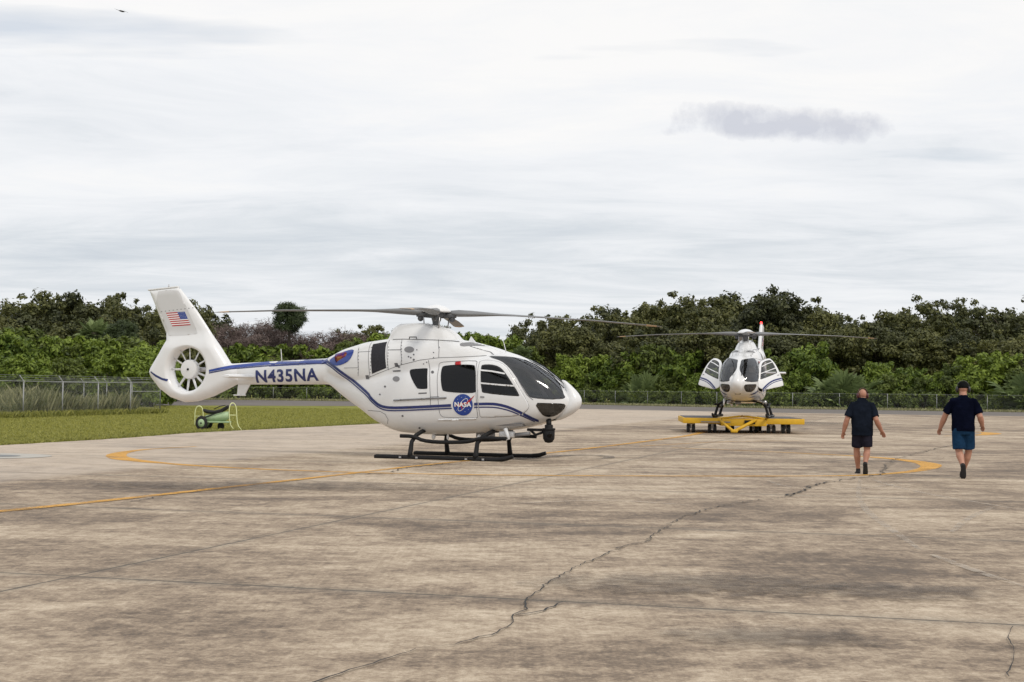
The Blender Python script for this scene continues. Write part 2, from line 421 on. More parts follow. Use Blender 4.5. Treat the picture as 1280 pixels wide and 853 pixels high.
def lift(v2, fr, off, port=False, flipx=None, maxjump=None):
    out = []
    for uv in v2:
        if flipx is not None: uv = (2*flipx-uv[0], uv[1])
        p0 = fr.p3(uv, 4); h_ = cast(p0, -fr.d)
        if h_ is None:
            q = bvh.find_nearest(fr.p3(uv, .9 if fr is not SIDE else .5)); loc, nr = q[0], q[1]
        else: loc, nr = h_[0], h_[1]
        if nr.dot(fr.d) < 0: nr = -nr
        p = loc+nr*off
        if port: p = Vector((p.x, -p.y, p.z))
        out.append(p)
    return out
def patch(outer, holes=(), fr=SIDE, off=.004, sp=.04, thick=0, port=False, mb=None):
    """a panel that follows the airframe skin; thick > 0 gives it an edge and a back"""
    if area(outer) < 0: outer = outer[::-1]
    v2, T = cdt(outer, holes, sp)
    used = sorted({i for t_ in T for i in t_}); ix = {k: i for i, k in enumerate(used)}
    T = [tuple(ix[i] for i in t_) for t_ in T]; vv = [v2[i] for i in used]
    V = lift(vv, fr, off, port); mb = mb or MB()
    mb_v = list(V); Fc = [t_ if port else tuple(t_) for t_ in T]
    if thick:
        V2 = lift(vv, fr, off-thick, port); N = len(V); mb_v += V2; Fc += [tuple(reversed([i+N for i in t_])) for t_ in T]
        cnt = {}
        for t_ in T:
            for i in range(3): e = (t_[i], t_[(i+1) % 3]); cnt[e] = cnt.get(e, 0)+1
        for a, b in list(cnt):
            if (b, a) not in cnt: Fc.append((b, a, a+N, b+N))
    mb.add(mb_v, Fc); return mb
def ribbon(P, w, fr=SIDE):
    n = len(P); L = []; R2 = []
    ws = w if isinstance(w, list) else [w]*n
    for i in range(n):
        a, b = Vector(P[max(i-1, 0)]), Vector(P[min(i+1, n-1)]); d = (b-a).normalized(); nn_ = Vector((-d.y, d.x))*ws[i]/2
        L.append((P[i][0]+nn_.x, P[i][1]+nn_.y)); R2.append((P[i][0]-nn_.x, P[i][1]-nn_.y))
    return L+R2[::-1]

# measured outlines (side view of the airframe) -----------------------
rear_win = chaikin(P2([(202, 362), (212, 355), (285, 350), (290, 354), (290, 446), (284, 452), (243, 451), (236, 445), (218, 415), (203, 378)]), 1)
slide_win = chaikin(P2([(355, 352), (368, 336), (510, 332), (523, 345), (526, 458), (515, 474), (370, 466), (357, 452)]), 2)
front_win = chaikin(P2([(548, 342), (557, 334), (598, 333), (634, 342), (658, 362), (686, 402), (736, 480), (728, 489), (560, 472), (550, 462)]), 1)
front_door = chaikin(P2([(538, 322), (552, 313), (600, 312), (650, 325), (684, 356), (748, 470), (782, 528), (776, 552), (742, 577), (690, 585), (552, 590), (540, 580)]), 1)
slide_door = chaikin(P2([(342, 335), (352, 322), (400, 318), (520, 314), (532, 322), (534, 585), (528, 592), (370, 590), (352, 580), (345, 560)]), 1)
def FR(y, z, fr):                                    # skin point met head-on
    h_ = bvh.ray_cast(Vector((6, y, z)), Vector((-1, 0, 0))); return fr.uv(h_[0])
screen = chaikin(P2([(582, 293), (640, 294), (690, 297)], fr=WS)+[FR(-.16, 2.235, WS), FR(-.055, 2.215, WS), FR(-.05, 2.0, WS), FR(-.05, 1.86, WS), FR(-.10, 1.74, WS), FR(-.21, 1.60, WS), FR(-.29, 1.48, WS)]
                 +P2([(958, 492), (940, 502), (880, 505), (800, 497), (780, 488), (762, 462), (722, 400), (682, 345), (645, 316), (606, 303)], fr=WS), 1)
chin = chaikin(P2([(804, 518), (870, 519)], fr=CH)+[FR(-.42, 1.29, CH), FR(-.27, 1.27, CH), FR(-.25, 1.15, CH), FR(-.30, 1.01, CH)]+P2([(878, 587), (858, 585), (838, 572)], fr=CH), 1)
W_ALL = [('window', rear_win, SIDE), ('window', slide_win, SIDE), ('door', front_door, SIDE), ('screen', screen, WS), ('chin', chin, CH)]
def body_mesh():
    cz = np.array([[sum(BV[i][k] for i in q)/len(q) for k in range(3)] for q in BF]); kill = np.zeros(len(BF), bool)
    for nm, P, fr in W_ALL:
        d = .022
        Q = inset(P, d); st = cz.copy(); st[:, 1] = -np.abs(st[:, 1])
        u = st@np.array(fr.u); v = st@np.array(fr.v); ok = inpoly(u, v, Q)
        nr = []
        if fr is SIDE: ok &= (st[:, 1] < -.3)
        else:
            for i in np.nonzero(ok)[0]:
                p = Vector(st[i]); h_ = bvh.ray_cast(p+fr.d*3, -fr.d)
                if h_[0] is None or (h_[0]-p).length > .05: ok[i] = False
        kill |= ok
    Fk = [q for q, k in zip(BF, kill) if not k]
    b = MB(); b.v = [tuple(v) for v in BV]; b.f = Fk
    bm = bmesh.new(); vs = [bm.verts.new(v) for v in b.v]
    for q in Fk: bm.faces.new([vs[i] for i in q])
    bmesh.ops.delete(bm, geom=[v for v in bm.verts if not v.link_faces], context='VERTS')
    me = bpy.data.meshes.new('fuselage'); bm.to_mesh(me); bm.free(); me.shade_smooth(); return me
def mirror(me):
    m2 = me.copy(); n = len(m2.vertices); co = np.empty(n*3, 'f'); m2.vertices.foreach_get('co', co); co[1::3] *= -1
    m2.vertices.foreach_set('co', co); m2.flip_normals(); m2.update(); return m2
def both(name, mb, material, parent, sub=None):
    a = mb.build(name, material, parent if sub is None else sub[0], fix=False)
    b = obj(name, mirror(a.data), None, parent if sub is None else sub[1], smooth=None); return a, b

def text_mesh(s, size, offset=.0, shear=0):
    cu = bpy.data.curves.new('t', 'FONT'); cu.body = s; cu.size = size; cu.offset = offset; cu.resolution_u = 4; cu.space_character = 1.08; cu.shear = shear
    o = bpy.data.objects.new('t', cu); C.objects.link(o); dg = bpy.context.evaluated_depsgraph_get(); dg.update()
    me = bpy.data.meshes.new_from_object(o.evaluated_get(dg)); bpy.data.objects.remove(o)
    bm = bmesh.new(); bm.from_mesh(me); bmesh.ops.triangulate(bm, faces=bm.faces[:])
    ys = [v.co.y for v in bm.verts]
    for y in np.arange(min(ys)+.02, max(ys), .02):
        bmesh.ops.bisect_plane(bm, geom=bm.verts[:]+bm.edges[:]+bm.faces[:], plane_co=(0, y, 0), plane_no=(0, 1, 0))
    bm.verts.index_update(); v = [(q.co.x, q.co.y) for q in bm.verts]; f = [[q.index for q in ff.verts] for ff in bm.faces]; bm.free()
    return v, f

def add_rotor(root, z, tilt, blade_az, tipcol=True):
    """hub with four blades; tilt = (tx, ty) rotation of the disc"""
    Rm = Matrix.Translation((0, 0, z)) @ Matrix.Rotation(tilt[1], 4, 'Y') @ Matrix.Rotation(tilt[0], 4, 'X')
    hb = MB(); hb.lathe((0, 0, 0), [(.07, -.42), (.085, -.2), (.11, -.1), (.21, -.05), (.24, 0), (.2, .05), (.1, .07)], 20)
    for k in range(4):
        a = blade_az+k*math.pi/2; c, s_ = math.cos(a), math.sin(a)
        hb.tube([(c*.1, s_*.1, -.03), (c*.45, s_*.45, -.02)], [(.11, .07), (.10, .06)], 10, ref=(-s_, c, 0))
        hb.ball((c*.36, s_*.36, -.11), (.07, .07, .07), 10, 6)
    o = hb.build('rotor_hub', M['hub'], root); o.matrix_local = Rm
    cp = MB().lathe((0, 0, 0), [(.30, .035), (.335, .05), (.33, .075), (.27, .135), (.17, .185), (.07, .21), (.01, .215)], 32).build('hub_cap', M['white2'], o)
    for k in range(4):
        a = blade_az+k*math.pi/2+.35; c, s_ = math.cos(a), math.sin(a)
        MB().tube([(c*.3, s_*.3, -.08), (c*.26, s_*.26, -.42)], .016, 8).build('pitch_link', M['metal'], o)
    swp = MB().lathe((0, 0, 0), [(.12, -.47), (.24, -.45), (.24, -.41), (.12, -.39)], 24).build('swash_plate', M['hub'], o)
    for k in range(4):
        a = blade_az+k*math.pi/2
        st = [(.30, .085, .055), (.5, .15, .075), (.8, .17, .065), (1.05, .13, .05), (1.4, .13, .028), (1.8, .145, .019), (3.5, .145, .016), (4.75, .145, .014), (4.98, .12, .011), (5.1, .05, .006)]
        V = []; Fc = []; seg = 14
        for r, w, h_ in st:
            tw = R_(9-2.2*r); dz = .02+.015*r-.0085*r*r
            for q in range(seg):
                t_ = 2*math.pi*q/seg; y = math.cos(t_)*w; zz = math.sin(t_)*h_*(1+.4*math.cos(t_))
                V.append((r, y*math.cos(tw)-zz*math.sin(tw), y*math.sin(tw)+zz*math.cos(tw)+dz))
        for i in range(len(st)-1):
            for q in range(seg): q2 = (q+1) % seg; Fc.append((i*seg+q, i*seg+q2, (i+1)*seg+q2, (i+1)*seg+q))
        Fc.append(tuple(range(seg))); Fc.append(tuple(range((len(st)-1)*seg, len(st)*seg)))
        bl = MB().add(V, Fc).build('rotor_blade', M['blade'], root)
        bl.matrix_local = Rm @ Matrix.Rotation(a, 4, 'Z')
        V2 = [(x+(0.002 if i >= seg else 0), y*1.04, (zz-(.02+.015*x-.0085*x*x))*1.15+(.02+.015*x-.0085*x*x)) for i, (x, y, zz) in enumerate(V[7*seg:9*seg])]
        MB().add(V2, [(q, (q+1) % seg, seg+(q+1) % seg, seg+q) for q in range(seg)]).build('tip_marking', M['bladelight'], bl)

CACHE = {}
def make_helicopter(name, doors_open=False, text='N435NA', turret=True, blade_az=0, tilt=(0, 0)):
    root = empty(name)
    if 'body' not in CACHE: CACHE['body'] = body_mesh()
    obj('fuselage', CACHE['body'], M['white'], root, smooth=None)
    tf = TM.build('tail_fin', M['white2'], root, fix=False, auto=R_(50))
    MB().box(-7.78, -6.92, -.05, .05, 3.945, 3.985, .01, Matrix.Translation((-7.3, 0, 3.96)) @ Matrix.Rotation(-.08, 4, 'Y') @ Matrix.Translation((7.3, 0, -3.96))).build('fin_cap', M['white2'], tf)
    if doors_open:
        MB().lathe((-6.98, 0, 4.0), [(.05, 0), (.05, .06), (.03, .1), (.005, .11)], 12).build('beacon_light', M['beacon'], tf)
    else:
        MB().tube([(-7.2, 0, 3.97), (-7.2, 0, 4.06)], [.022, .012], 8).build('beacon_mount', M['metal'], tf)
    # fan in the shroud
    fan = MB().lathe((FC[0], 0, FC[1]), [(.16, -.10), (.215, -.09), (.235, -.06), (.235, .05), (.2, .09), (.1, .1)], 32, 'Y').build('fan_hub', M['white2'], root, auto=R_(40))
    MB().lathe((FC[0], 0, FC[1]), [(.012, -.12), (.028, -.118), (.028, -.10)], 12, 'Y').build('hub_bolt', M['black'], fan)
    for a in (93, 60, 28, 352-12, 318, 292, 262, 232, 180, 150, 122):
        r_ = R_(a); c, s_ = math.cos(r_), math.sin(r_)
        MB().tube([(FC[0]+c*.22, 0, FC[1]+s_*.22), (FC[0]+c*.53, 0, FC[1]+s_*.53)], [(.030, .012), (.024, .009)], 8, ref=(-s_, .5, c)).build('fan_blade', M['white2'], root)
    MB().tube([(FC[0]+.05, .1, FC[1]), (FC[0]+.54, .1, FC[1])], .055, 14).build('drive_shaft_cover', M['metal'], root)
    MB().tube([(FC[0]-.02, .1, FC[1]), (FC[0]+.1, .1, FC[1])], .14, 16).build('fan_gearbox', M['grey'], root)
    # horizontal stabiliser
    a0 = H(276, 470.5, -1.22); a1 = H(317, 471.5, -.22); ch = (a1.x-a0.x)
    V = []; Fc = []; ys = [-1.25, -1.22, -.1, .1, 1.22, 1.25]; prof = [(0, .0), (.15, .35), (.45, .8), (.75, 1), (.92, .75), (1, 0), (.92, -.5), (.75, -.7), (.45, -.5), (.15, -.2)]
    zc = (a0.z+a1.z)/2
    for y in ys:
        k = .55 if abs(y) > 1.23 else 1
        for q, t_ in prof: V.append((a0.x+ch*q, y, zc+t_*.055*k))
    npf = len(prof)
    for i in range(5):
        for q in range(npf): q2 = (q+1) % npf; Fc.append((i*npf+q, i*npf+q2, (i+1)*npf+q2, (i+1)*npf+q))
    Fc += [tuple(range(npf)), tuple(range(5*npf, 6*npf))]
    MB().add(V, Fc).build('stabiliser', M['white2'], root, auto=R_(45))
    MB().add([(-5.18, -.02, 1.64), (-4.85, -.02, 1.64), (-5.0, -.02, 1.38), (-5.2, -.02, 1.38), (-5.18, .02, 1.64), (-4.85, .02, 1.64), (-5.0, .02, 1.38), (-5.2, .02, 1.38)],
             [(0, 1, 2, 3), (4, 5, 6, 7), (0, 1, 5, 4), (1, 2, 6, 5), (2, 3, 7, 6), (3, 0, 4, 7)]).box(-5.3, -4.98, -.03, .03, 1.355, 1.385, .008).build('tail_bumper', M['white2'], root, smooth=False)
    # glazing ----------------------------------------------------------
    for P, fr, gm, nm, bd in ((rear_win, SIDE, 'glassdark', 'rear_window', .03), (slide_win, SIDE, 'glassdark', 'sliding_door_window', .035), (screen, WS, 'glass', 'windscreen', .04), (chin, CH, 'glass', 'chin_window', .035)):
        f_ = both(nm, patch(P, [inset(P, bd)], fr, .004, .03), M['frit'], root)
        both('glass_pane', patch(inset(P, .004), [], fr, .008, .035), M[gm], root, f_)
    # doors: the front door is a real panel that swings on the slanted windscreen pillar
    fw_ = inset(front_door, .012)
    both('door_frame', patch(inset(front_door, -.012), [inset(front_door, .045)], SIDE, .0015, .03), M['white'], root)
    both('panel_seam', patch(inset(front_door, -.003), [inset(front_door, .008)], SIDE, .0035, .03), M['seam'], root)
    dl = patch(inset(front_door, .004), [inset(front_win, .015)], SIDE, .007, .03, thick=.03)
    pts = []
    da, db = both('cockpit_door', dl, M['white'], root)
    both('door_window', patch(front_win, [inset(front_win, .028)], SIDE, .0095, .03), M['frit'], None, (da, db))
    both('glass_pane', patch(inset(front_win, .003), [], SIDE, .0075, .035), M['glassdark' if not doors_open else 'glass'], None, (da, db))
    for l in ([(544, 361), (600, 366), (664, 378)], [(546, 423), (620, 430), (708, 437)]):
        both('window_bar', patch(ribbon(P2(l), .032), [], SIDE, .014, .03), M['white'], None, (da, db))
    hnd = both('door_handle', patch(ribbon(P2([(545, 490), (565, 491)]), .03), [], SIDE, .02, .02), M['grey'], None, (da, db))
    # stripes ----------------------------------------------------------
    thick_l = P2([(-5, 476), (10, 490), (30, 510), (48, 526), (70, 537), (110, 543), (200, 541), (320, 535), (425, 530), (510, 525), (600, 523), (640, 528), (690, 542), (750, 570), (800, 595), (838, 609)])
    thin_l = P2([(-5, 492), (10, 505), (30, 524), (50, 540), (75, 552), (110, 557), (200, 555), (320, 549), (425, 544), (510, 540), (600, 539), (640, 544), (690, 557), (745, 580), (790, 600), (815, 611)])
    up = P2([(105, 511), (240, 486), (500, 461), (700, 450), (832, 447)], A6); dg = P2([(832, 452), (880, 487), (940, 533), (1020, 592), (1090, 655)], A6)
    up2 = P2([(105, 524), (240, 499), (500, 477), (700, 466), (825, 466)], A6); dg2 = P2([(825, 466), (865, 492), (925, 540), (1000, 596), (1078, 664)], A6)
    full = chaikin(dg+thick_l[1:], 1, False); full2 = chaikin(dg2+thin_l[1:], 1, False)
    if doors_open:   # stripes broken where the doors are
        nasax = 9
    def split(P, test):
        runs = []; cur = []
        for i in range(len(P)-1):
            a, b = Vector(P[i]), Vector(P[i+1]); k = max(1, int((b-a).length/.02))
            for j in range(k):
                q = a.lerp(b, j/k)
                if test(q): cur.append((q.x, q.y))
                else:
                    if len(cur) > 1: runs.append(cur)
                    cur = []
        if len(cur) > 1: runs.append(cur)
        return runs
    nc = S2(*A2(460, 528))
    def near_logo(q): return (q.x-nc[0])**2+(q.y-nc[1])**2 < .265**2
    for P, w in ((full, .06), (full2, .028)):
        for run in split(P, lambda q: not near_logo(q) and not inpoly(q.x, q.y, front_door)): both('stripe', patch(ribbon(run[::3]+[run[-1]], w), [], SIDE, .0105, .05), M['navy'], root)
        for run in split(P, lambda q: inpoly(q.x, q.y, front_door)): both('door_stripe', patch(ribbon(run[::3]+[run[-1]], w), [], SIDE, .0105, .05), M['navy'], None, (da, db))
    both('boom_stripe', patch(ribbon(up, [.05, .07, .08, .1, .13]), [], SIDE, .006, .04), M['blue'], root)
    both('boom_stripe', patch(ribbon(up2, .026), [], SIDE, .006, .03), M['navy'], root)
    fs = P2([(45, 612), (80, 640), (120, 661), (158, 670)], lambda a, b: (180+a/5.333, 350+b/5.333))
    both('fin_stripe', patch(ribbon(fs, [.03, .05, .05, .06]), [], SIDE, .006, .03), M['navy'], tf)
    # exhaust pocket
    ex = chaikin(P2([(842, 450), (865, 430), (905, 408), (950, 388), (998, 378), (994, 405), (970, 448), (925, 474), (880, 482)], A6), 1)
    both('exhaust_fairing', patch(ex, [], SIDE, .009, .03), M['blue'], root)
    e0 = H(*A6(900, 445), -.40); e1 = H(*A6(975, 405), -.40)
    ep = Vector((e0.x-.05, -.30, e0.z+.02)); eq = Vector((e1.x+.02, -.36, e1.z-.03)); dd = (eq-ep).normalized()
    ob = MB().tube([eq-dd*.02, eq-dd*.12, ep+dd*.08, ep, ep+dd*.07, eq-dd*.1], [.10, .125, .135, .14, .115, .10], 20, cap=False)
    both('exhaust_pipe', ob, M['exhaust'], root)
    # engine grille, ovals, small fittings
    both('intake_grille', patch(P2([(25, 235), (94, 223), (89, 350), (20, 378)]), [], SIDE, .006, .04), M['grille'], root)
    def oval(c, rx, ry): return [S2(*A2(c[0]+rx*math.cos(a), c[1]+ry*math.sin(a))) for a in np.linspace(0, 2*math.pi, 20, endpoint=False)]
    both('vent', patch(oval((200, 261), 24, 15), [], SIDE, .006, .03), M['grey'], root)
    both('vent', patch(oval((137, 403), 17, 13), [], SIDE, .006, .03), M['grey'], root)
    sm = MB()
    for c, r in (((197, 295), 4), ((208, 300), 4), ((222, 285), 4), ((222, 310), 5), ((318, 275), 3), ((313, 370), 7), ((285, 322), 3), ((83, 440), 5), ((168, 582), 5), ((250, 640), 5), ((114, 541), 5), ((318, 300), 3), ((237, 262), 3), ((345, 250), 3), ((58, 478), 4), ((270, 330), 3)):
        patch(oval(c, r, r), [], SIDE, .006, .02, mb=sm)
    for px_, py_ in (A7(405, 515), A7(640, 780)): pass
    for l in ([(140, 328), (158, 345), (150, 350), (138, 340)], [(120, 362), (158, 360), (158, 367), (122, 368)], [(245, 470), (285, 468), (285, 474), (245, 476)]): patch(P2(l), [], SIDE, .006, .02, mb=sm)
    for q in (A6(1080, 550), A6(1258, 475)):
        x_, y_ = q; patch([S2(x_-2.5, y_-2.5), S2(x_+1.5, y_-2.5), S2(x_+2.5, y_+2.5), S2(x_-1.5, y_+2.5)], [], SIDE, .006, .02, mb=sm)
    for i in range(8):
        for (xa, ya), (xb, yb) in ((A7(112, 395), A7(108, 600)), (A7(210, 380), A7(200, 600)), (A7(340, 380), A7(330, 560)), (A7(438, 345), A7(440, 530))):
            t_ = (i+.5)/8; patch([S2(xa+(xb-xa)*t_+dx, ya+(yb-ya)*t_+dy) for dx, dy in ((-.5, -.5), (.5, -.5), (.5, .5), (-.5, .5))], [], SIDE, .006, .02, mb=sm)
    both('fastener', sm, M['seam'], root)
    se_ = MB()
    for l in ([(165, 212), (163, 305), (160, 335)], [(160, 335), (250, 312), (345, 300), (440, 297), (575, 290)], [(-2, 398), (60, 372), (130, 345), (160, 335)], [(342, 212), (345, 262), (343, 300)], [(105, 215), (100, 360)], [(20, 225), (10, 395)], [(105, 263), (165, 262)],
              [(293, 312), (300, 400), (303, 490), (303, 540)], [(300, 490), (345, 488)], [(0, 555), (60, 560), (85, 575), (98, 600), (95, 620)]):
        patch(ribbon(P2(l), .010), [], SIDE, .005, .04, mb=se_)
    for l in ([(115, 395), (112, 560), (108, 610)], [(0, 550), (108, 548)], [(115, 428), (200, 424)], [(340, 412), (438, 410)]): patch(ribbon(P2(l, A7), .009), [], SIDE, .005, .04, mb=se_)
    patch(ribbon(P2([(372, 333), (450, 330), (600, 334), (720, 338), (830, 345), (878, 350)], A7), .014), [], SIDE, .005, .04, mb=se_)
    for l in ([(600, 300), (660, 318), (705, 362), (770, 480), (800, 505)], ): patch(ribbon(P2(l), .010), [], SIDE, .005, .04, mb=se_)
    sd = slide_door
    patch(inset(sd, -.004), [inset(sd, .005)], SIDE, .005, .04, mb=se_)
    both('panel_seam', se_, M['seam'], root)
    both('door_rail', patch(ribbon(P2([(125, 507), (250, 500), (380, 494)]), .035), [], SIDE, .02, .03, thick=.02), M['grey'], root)
    both('sill_trim', patch(ribbon(P2([(340, 601), (430, 598), (525, 594)]), .03), [], SIDE, .02, .03, thick=.02), M['white'], root)
    both('door_tag', patch(P2([(424, 321), (450, 320), (450, 336), (424, 337)]), [], SIDE, .03, .03, thick=.025), M['red'], root)
    mh = MB().tube([H(*A7(498, 328), -.47), H(*A7(498, 314), -.5), H(*A7(552, 314), -.5), H(*A7(552, 328), -.47)], .012, 6); both('grab_handle', mh, M['black'], root)
    # roof intake scoops, dark behind the windscreen top
    both('roof_intake', patch(chaikin(P2([(444, 233), (455, 229), (520, 226), (600, 240), (560, 243), (500, 243), (450, 246)]), 1), [], SIDE, .006, .02), M['grey'], root)
    # wipers
    # registration and badge --------------------------------------------
    b0 = S2(321.5, 478.8); b1 = S2(399, 476.2); v, f = text_mesh(text, 1, .028)
    xs_ = [q[0] for q in v]; ys_ = [q[1] for q in v]; W0, H0 = max(xs_)-min(xs_), max(ys_)-min(ys_)
    Lx = b1[0]-b0[0]; hz = .30
    vv = [(b0[0]+(q[0]-min(xs_))/W0*Lx, b0[1]+(b1[1]-b0[1])*(q[0]-min(xs_))/W0+(q[1]-min(ys_))/H0*hz) for q in v]
    MB().add(lift(vv, SIDE, .006), f).build('registration', M['navy'], root, fix=False)
    MB().add(lift(vv, SIDE, .006, True, flipx=(b0[0]+b1[0])/2), f).build('registration', M['navy'], root, fix=False)
    def badge(port):
        def L(P, holes, off, mt, nm, par, sp=.03):
            v2, T = cdt(P if area(P) > 0 else P[::-1], holes, sp)
            return MB().add(lift(v2, SIDE, off, port, flipx=nc[0] if port else None), T).build(nm, mt, par, fix=False)
        circ = lambda r, n=40, c=(0, 0), e=1, rot=0: [(nc[0]+c[0]+r*math.cos(a)*math.cos(rot)-r*e*math.sin(a)*math.sin(rot), nc[1]+c[1]+r*math.cos(a)*math.sin(rot)+r*e*math.sin(a)*math.cos(rot)) for a in np.linspace(0, 2*math.pi, n, endpoint=False)]
        d0 = L(circ(.235), [], .008, M['meatblue'], 'badge', root)
        L(circ(.17, c=(0, -.0), e=.42, rot=.9), [circ(.16, c=(0, 0), e=.38, rot=.9)], .0105, M['wdecal'], 'orbit_line', d0)
        sw = [(-.05, .04), (.09, .05), (.15, .1), (.285, .21), (.17, .08), (.12, .0), (.02, -.03), (-.03, -.15), (-.075, -.04), (.03, .02)]
        sw = [(-.20, -.03), (-.05, .035), (.08, .05), (.14, .10), (.29, .22), (.18, .08), (.13, .02), (.02, .01), (-.02, -.02), (-.01, -.13), (-.05, -.03)]
        L([(nc[0]+a, nc[1]+b) for a, b in sw], [], .0120, M['red'], 'chevron', d0, .04)
        tv, tf_ = text_mesh('NASA', 1, .035); x0 = min(q[0] for q in tv); x1 = max(q[0] for q in tv); y0 = min(q[1] for q in tv); y1 = max(q[1] for q in tv)
        tv = [(nc[0]-.195+(q[0]-x0)/(x1-x0)*.40, nc[1]-.045+(q[1]-y0)/(y1-y0)*.105) for q in tv]
        MB().add(lift(tv, SIDE, .0145, port, flipx=nc[0] if port else None), tf_).build('lettering', M['wdecal'], d0, fix=False)
        st = MB()
        for a, b in ((-.12, .12), (-.03, .16), (.06, .17), (-.15, -.12), (.05, -.15), (.13, -.1), (-.08, .19), (.1, .14)):
            v2, T = cdt([(nc[0]+a+.006*math.cos(k), nc[1]+b+.006*math.sin(k)) for k in (0, 1.05, 2.1, 3.14, 4.2, 5.2)], [], .02); st.add(lift(v2, SIDE, .0125, port), T)
        st.build('star', M['wdecal'], d0, fix=False)
    badge(False); badge(True)
    # flag on the fin, light grey patch on the upper fin underneath it
    both('fin_grey_patch', patch(chaikin([S2(180+a_/5.333, 350+b_/5.333) for a_, b_ in ((56, 82), (222, 62), (250, 105), (358, 352), (352, 364), (170, 378), (160, 366))], 1), [], SIDE, .003, .04), M['lightgrey'], tf)
    fc = lambda a, b: (180+a/5.333, 350+b/5.333)
    q00, q10, q11, q01 = [Vector(S2(*fc(*q))) for q in ((148, 220), (272, 212), (312, 302), (190, 310))]
    def fq(s_, t_): a = q00.lerp(q10, s_); b = q01.lerp(q11, s_); c = a.lerp(b, t_); return (c.x, c.y)
    rect = lambda s0, s1, t0, t1: [fq(s0, t0), fq(s1, t0), fq(s1, t1), fq(s0, t1)]
    fl = both('flag', patch(rect(0, 1, 0, 1), [], SIDE, .005, .04), M['wdecal'], tf)
    rd = MB()
    for i in range(0, 13, 2): patch(rect(0, 1 if i > 6 else .6, i/13, (i+1)/13), [], SIDE, .007, .04, mb=rd)
    both('flag_stripes', rd, M['red'], None, fl)
    both('flag_canton', patch(rect(.6, 1, 0, 7/13), [], SIDE, .007, .04), M['meatblue'], None, fl)
    ss = MB()
    for j in range(5):
        for i in range(6): patch(rect(.62+i*.06, .635+i*.06, .04+j*.1, .07+j*.1), [], SIDE, .009, .05, mb=ss)
    both('flag_stars', ss, M['wdecal'], None, fl)
    rv = MB()
    for i in range(9):
        x_, y_ = fc(118+i*26, 212-i*3.2); patch([S2(x_-.7, y_-.5), S2(x_+.7, y_-.5), S2(x_+.7, y_+.5), S2(x_-.7, y_+.5)], [], SIDE, .006, .03, mb=rv)
    both('fin_rivets', rv, M['grey'], tf)
    # nose cone: teardrop radome
    nc_ = MB(); V = []; Fc = []
    st = [(1.80, 3.05, .03, .05), (1.72, 3.14, .06, .06), (1.62, 3.225, .10, .09), (1.5, 3.29, .15, .14), (1.38, 3.31, .19, .19), (1.26, 3.29, .215, .205), (1.14, 3.22, .215, .19), (1.04, 3.12, .19, .15), (.96, 3.02, .14, .1), (.91, 2.93, .07, .05)]
    seg = 20
    for z_, x_, w_, l_ in st:
        for q in range(seg): a = 2*math.pi*q/seg; V.append((x_+l_*math.cos(a), w_*math.sin(a), z_))
    for i in range(len(st)-1):
        for q in range(seg): q2 = (q+1) % seg; Fc.append((i*seg+q, i*seg+q2, (i+1)*seg+q2, (i+1)*seg+q))
    Fc += [tuple(range(seg)), tuple(range((len(st)-1)*seg, len(st)*seg))]
    o = MB().add(V, Fc).build('nose_cone', M['white2'], root); sb = o.modifiers.new('s', 'SUBSURF'); sb.levels = 1; sb.render_levels = 1
    # antennas
    MB().tube([(1.75, -.1, 2.4), (1.68, -.1, 2.66)], [.012, .006], 6).build('antenna', M['white'], root)
    MB().tube([(-4.0, 0, 2.18), (-4.03, 0, 2.48)], [.014, .007], 6).build('antenna', M['white'], root)
    MB().add([(.80, -.015, 2.64), (.98, -.015, 2.62), (.86, -.01, 2.76), (.80, .015, 2.64), (.98, .015, 2.62), (.86, .01, 2.76)], [(0, 1, 2), (5, 4, 3), (0, 3, 4, 1), (1, 4, 5, 2), (2, 5, 3, 0)]).build('antenna', M['white'], root, smooth=False)
    # wiper blades on the windscreen
    for s_ in (-1, 1):
        pts = []
        for x_, y_ in ((3.12, .16), (2.85, .14), (2.5, .22), (2.25, .3)):
            h_ = bvh.ray_cast(Vector((x_, s_*y_, 4)), Vector((0, 0, -1))); pts.append(h_[0]+h_[1]*.03)
        MB().tube(pts, .011, 6).build('wiper', M['black'], root)
    # landing gear ------------------------------------------------------
    for s_ in (-1, 1):
        y = s_*1.02; k = MB().tube([(-1.0, y, .055), (-.95, y, .055), (1.7, y, .055), (1.95, y, .06), (2.15, y, .09), (2.30, y, .14)], [.045, .055, .055, .055, .05, .042], 14)
        k.box(-.9, 1.9, y-.035, y+.035, 0, .03, .008)
        sk = k.build('skid', M['black'], root, auto=R_(60))
        for x_ in (-.15, 1.43):
            for dx in (-.2, .2): MB().box(x_+dx-.03, x_+dx+.03, y+s_*.035, y+s_*.064, .04, .085, .005).build('skid_clamp', M['metal'], sk)
        zz = .52; st = [(-.42, zz), (-.1, zz), (.2, zz-.12), (1.2, zz-.11), (1.5, zz+.0), (2.1, zz-.01)]
        nb = MB().tube([(a, s_*.93, b) for a, b in chaikin(st, 2, False)], .042, 12); nb.build('step_bar', M['black'], root)
    for x_ in (-.02, 1.6):
        pts = [(x_, -1.02, .06), (x_, -1.0, .16), (x_, -.93, .40), (x_, -.84, .54), (x_, -.66, .62), (x_, -.4, .66), (x_, .4, .66), (x_, .66, .62), (x_, .84, .54), (x_, .93, .40), (x_, 1.0, .16), (x_, 1.02, .06)]
        if x_ > 1: pts = [(a-.17 if abs(b) > .9 else a-.08 if abs(b) > .8 else a, b, c) for a, b, c in pts]
        else: pts = [(a-.12 if abs(b) > .9 else a-.06 if abs(b) > .8 else a, b, c) for a, b, c in pts]
        rr = [.065, .055]+[.047]*8+[.055, .065]
        MB().tube(pts, rr, 14).build('cross_tube', M['black'], root)
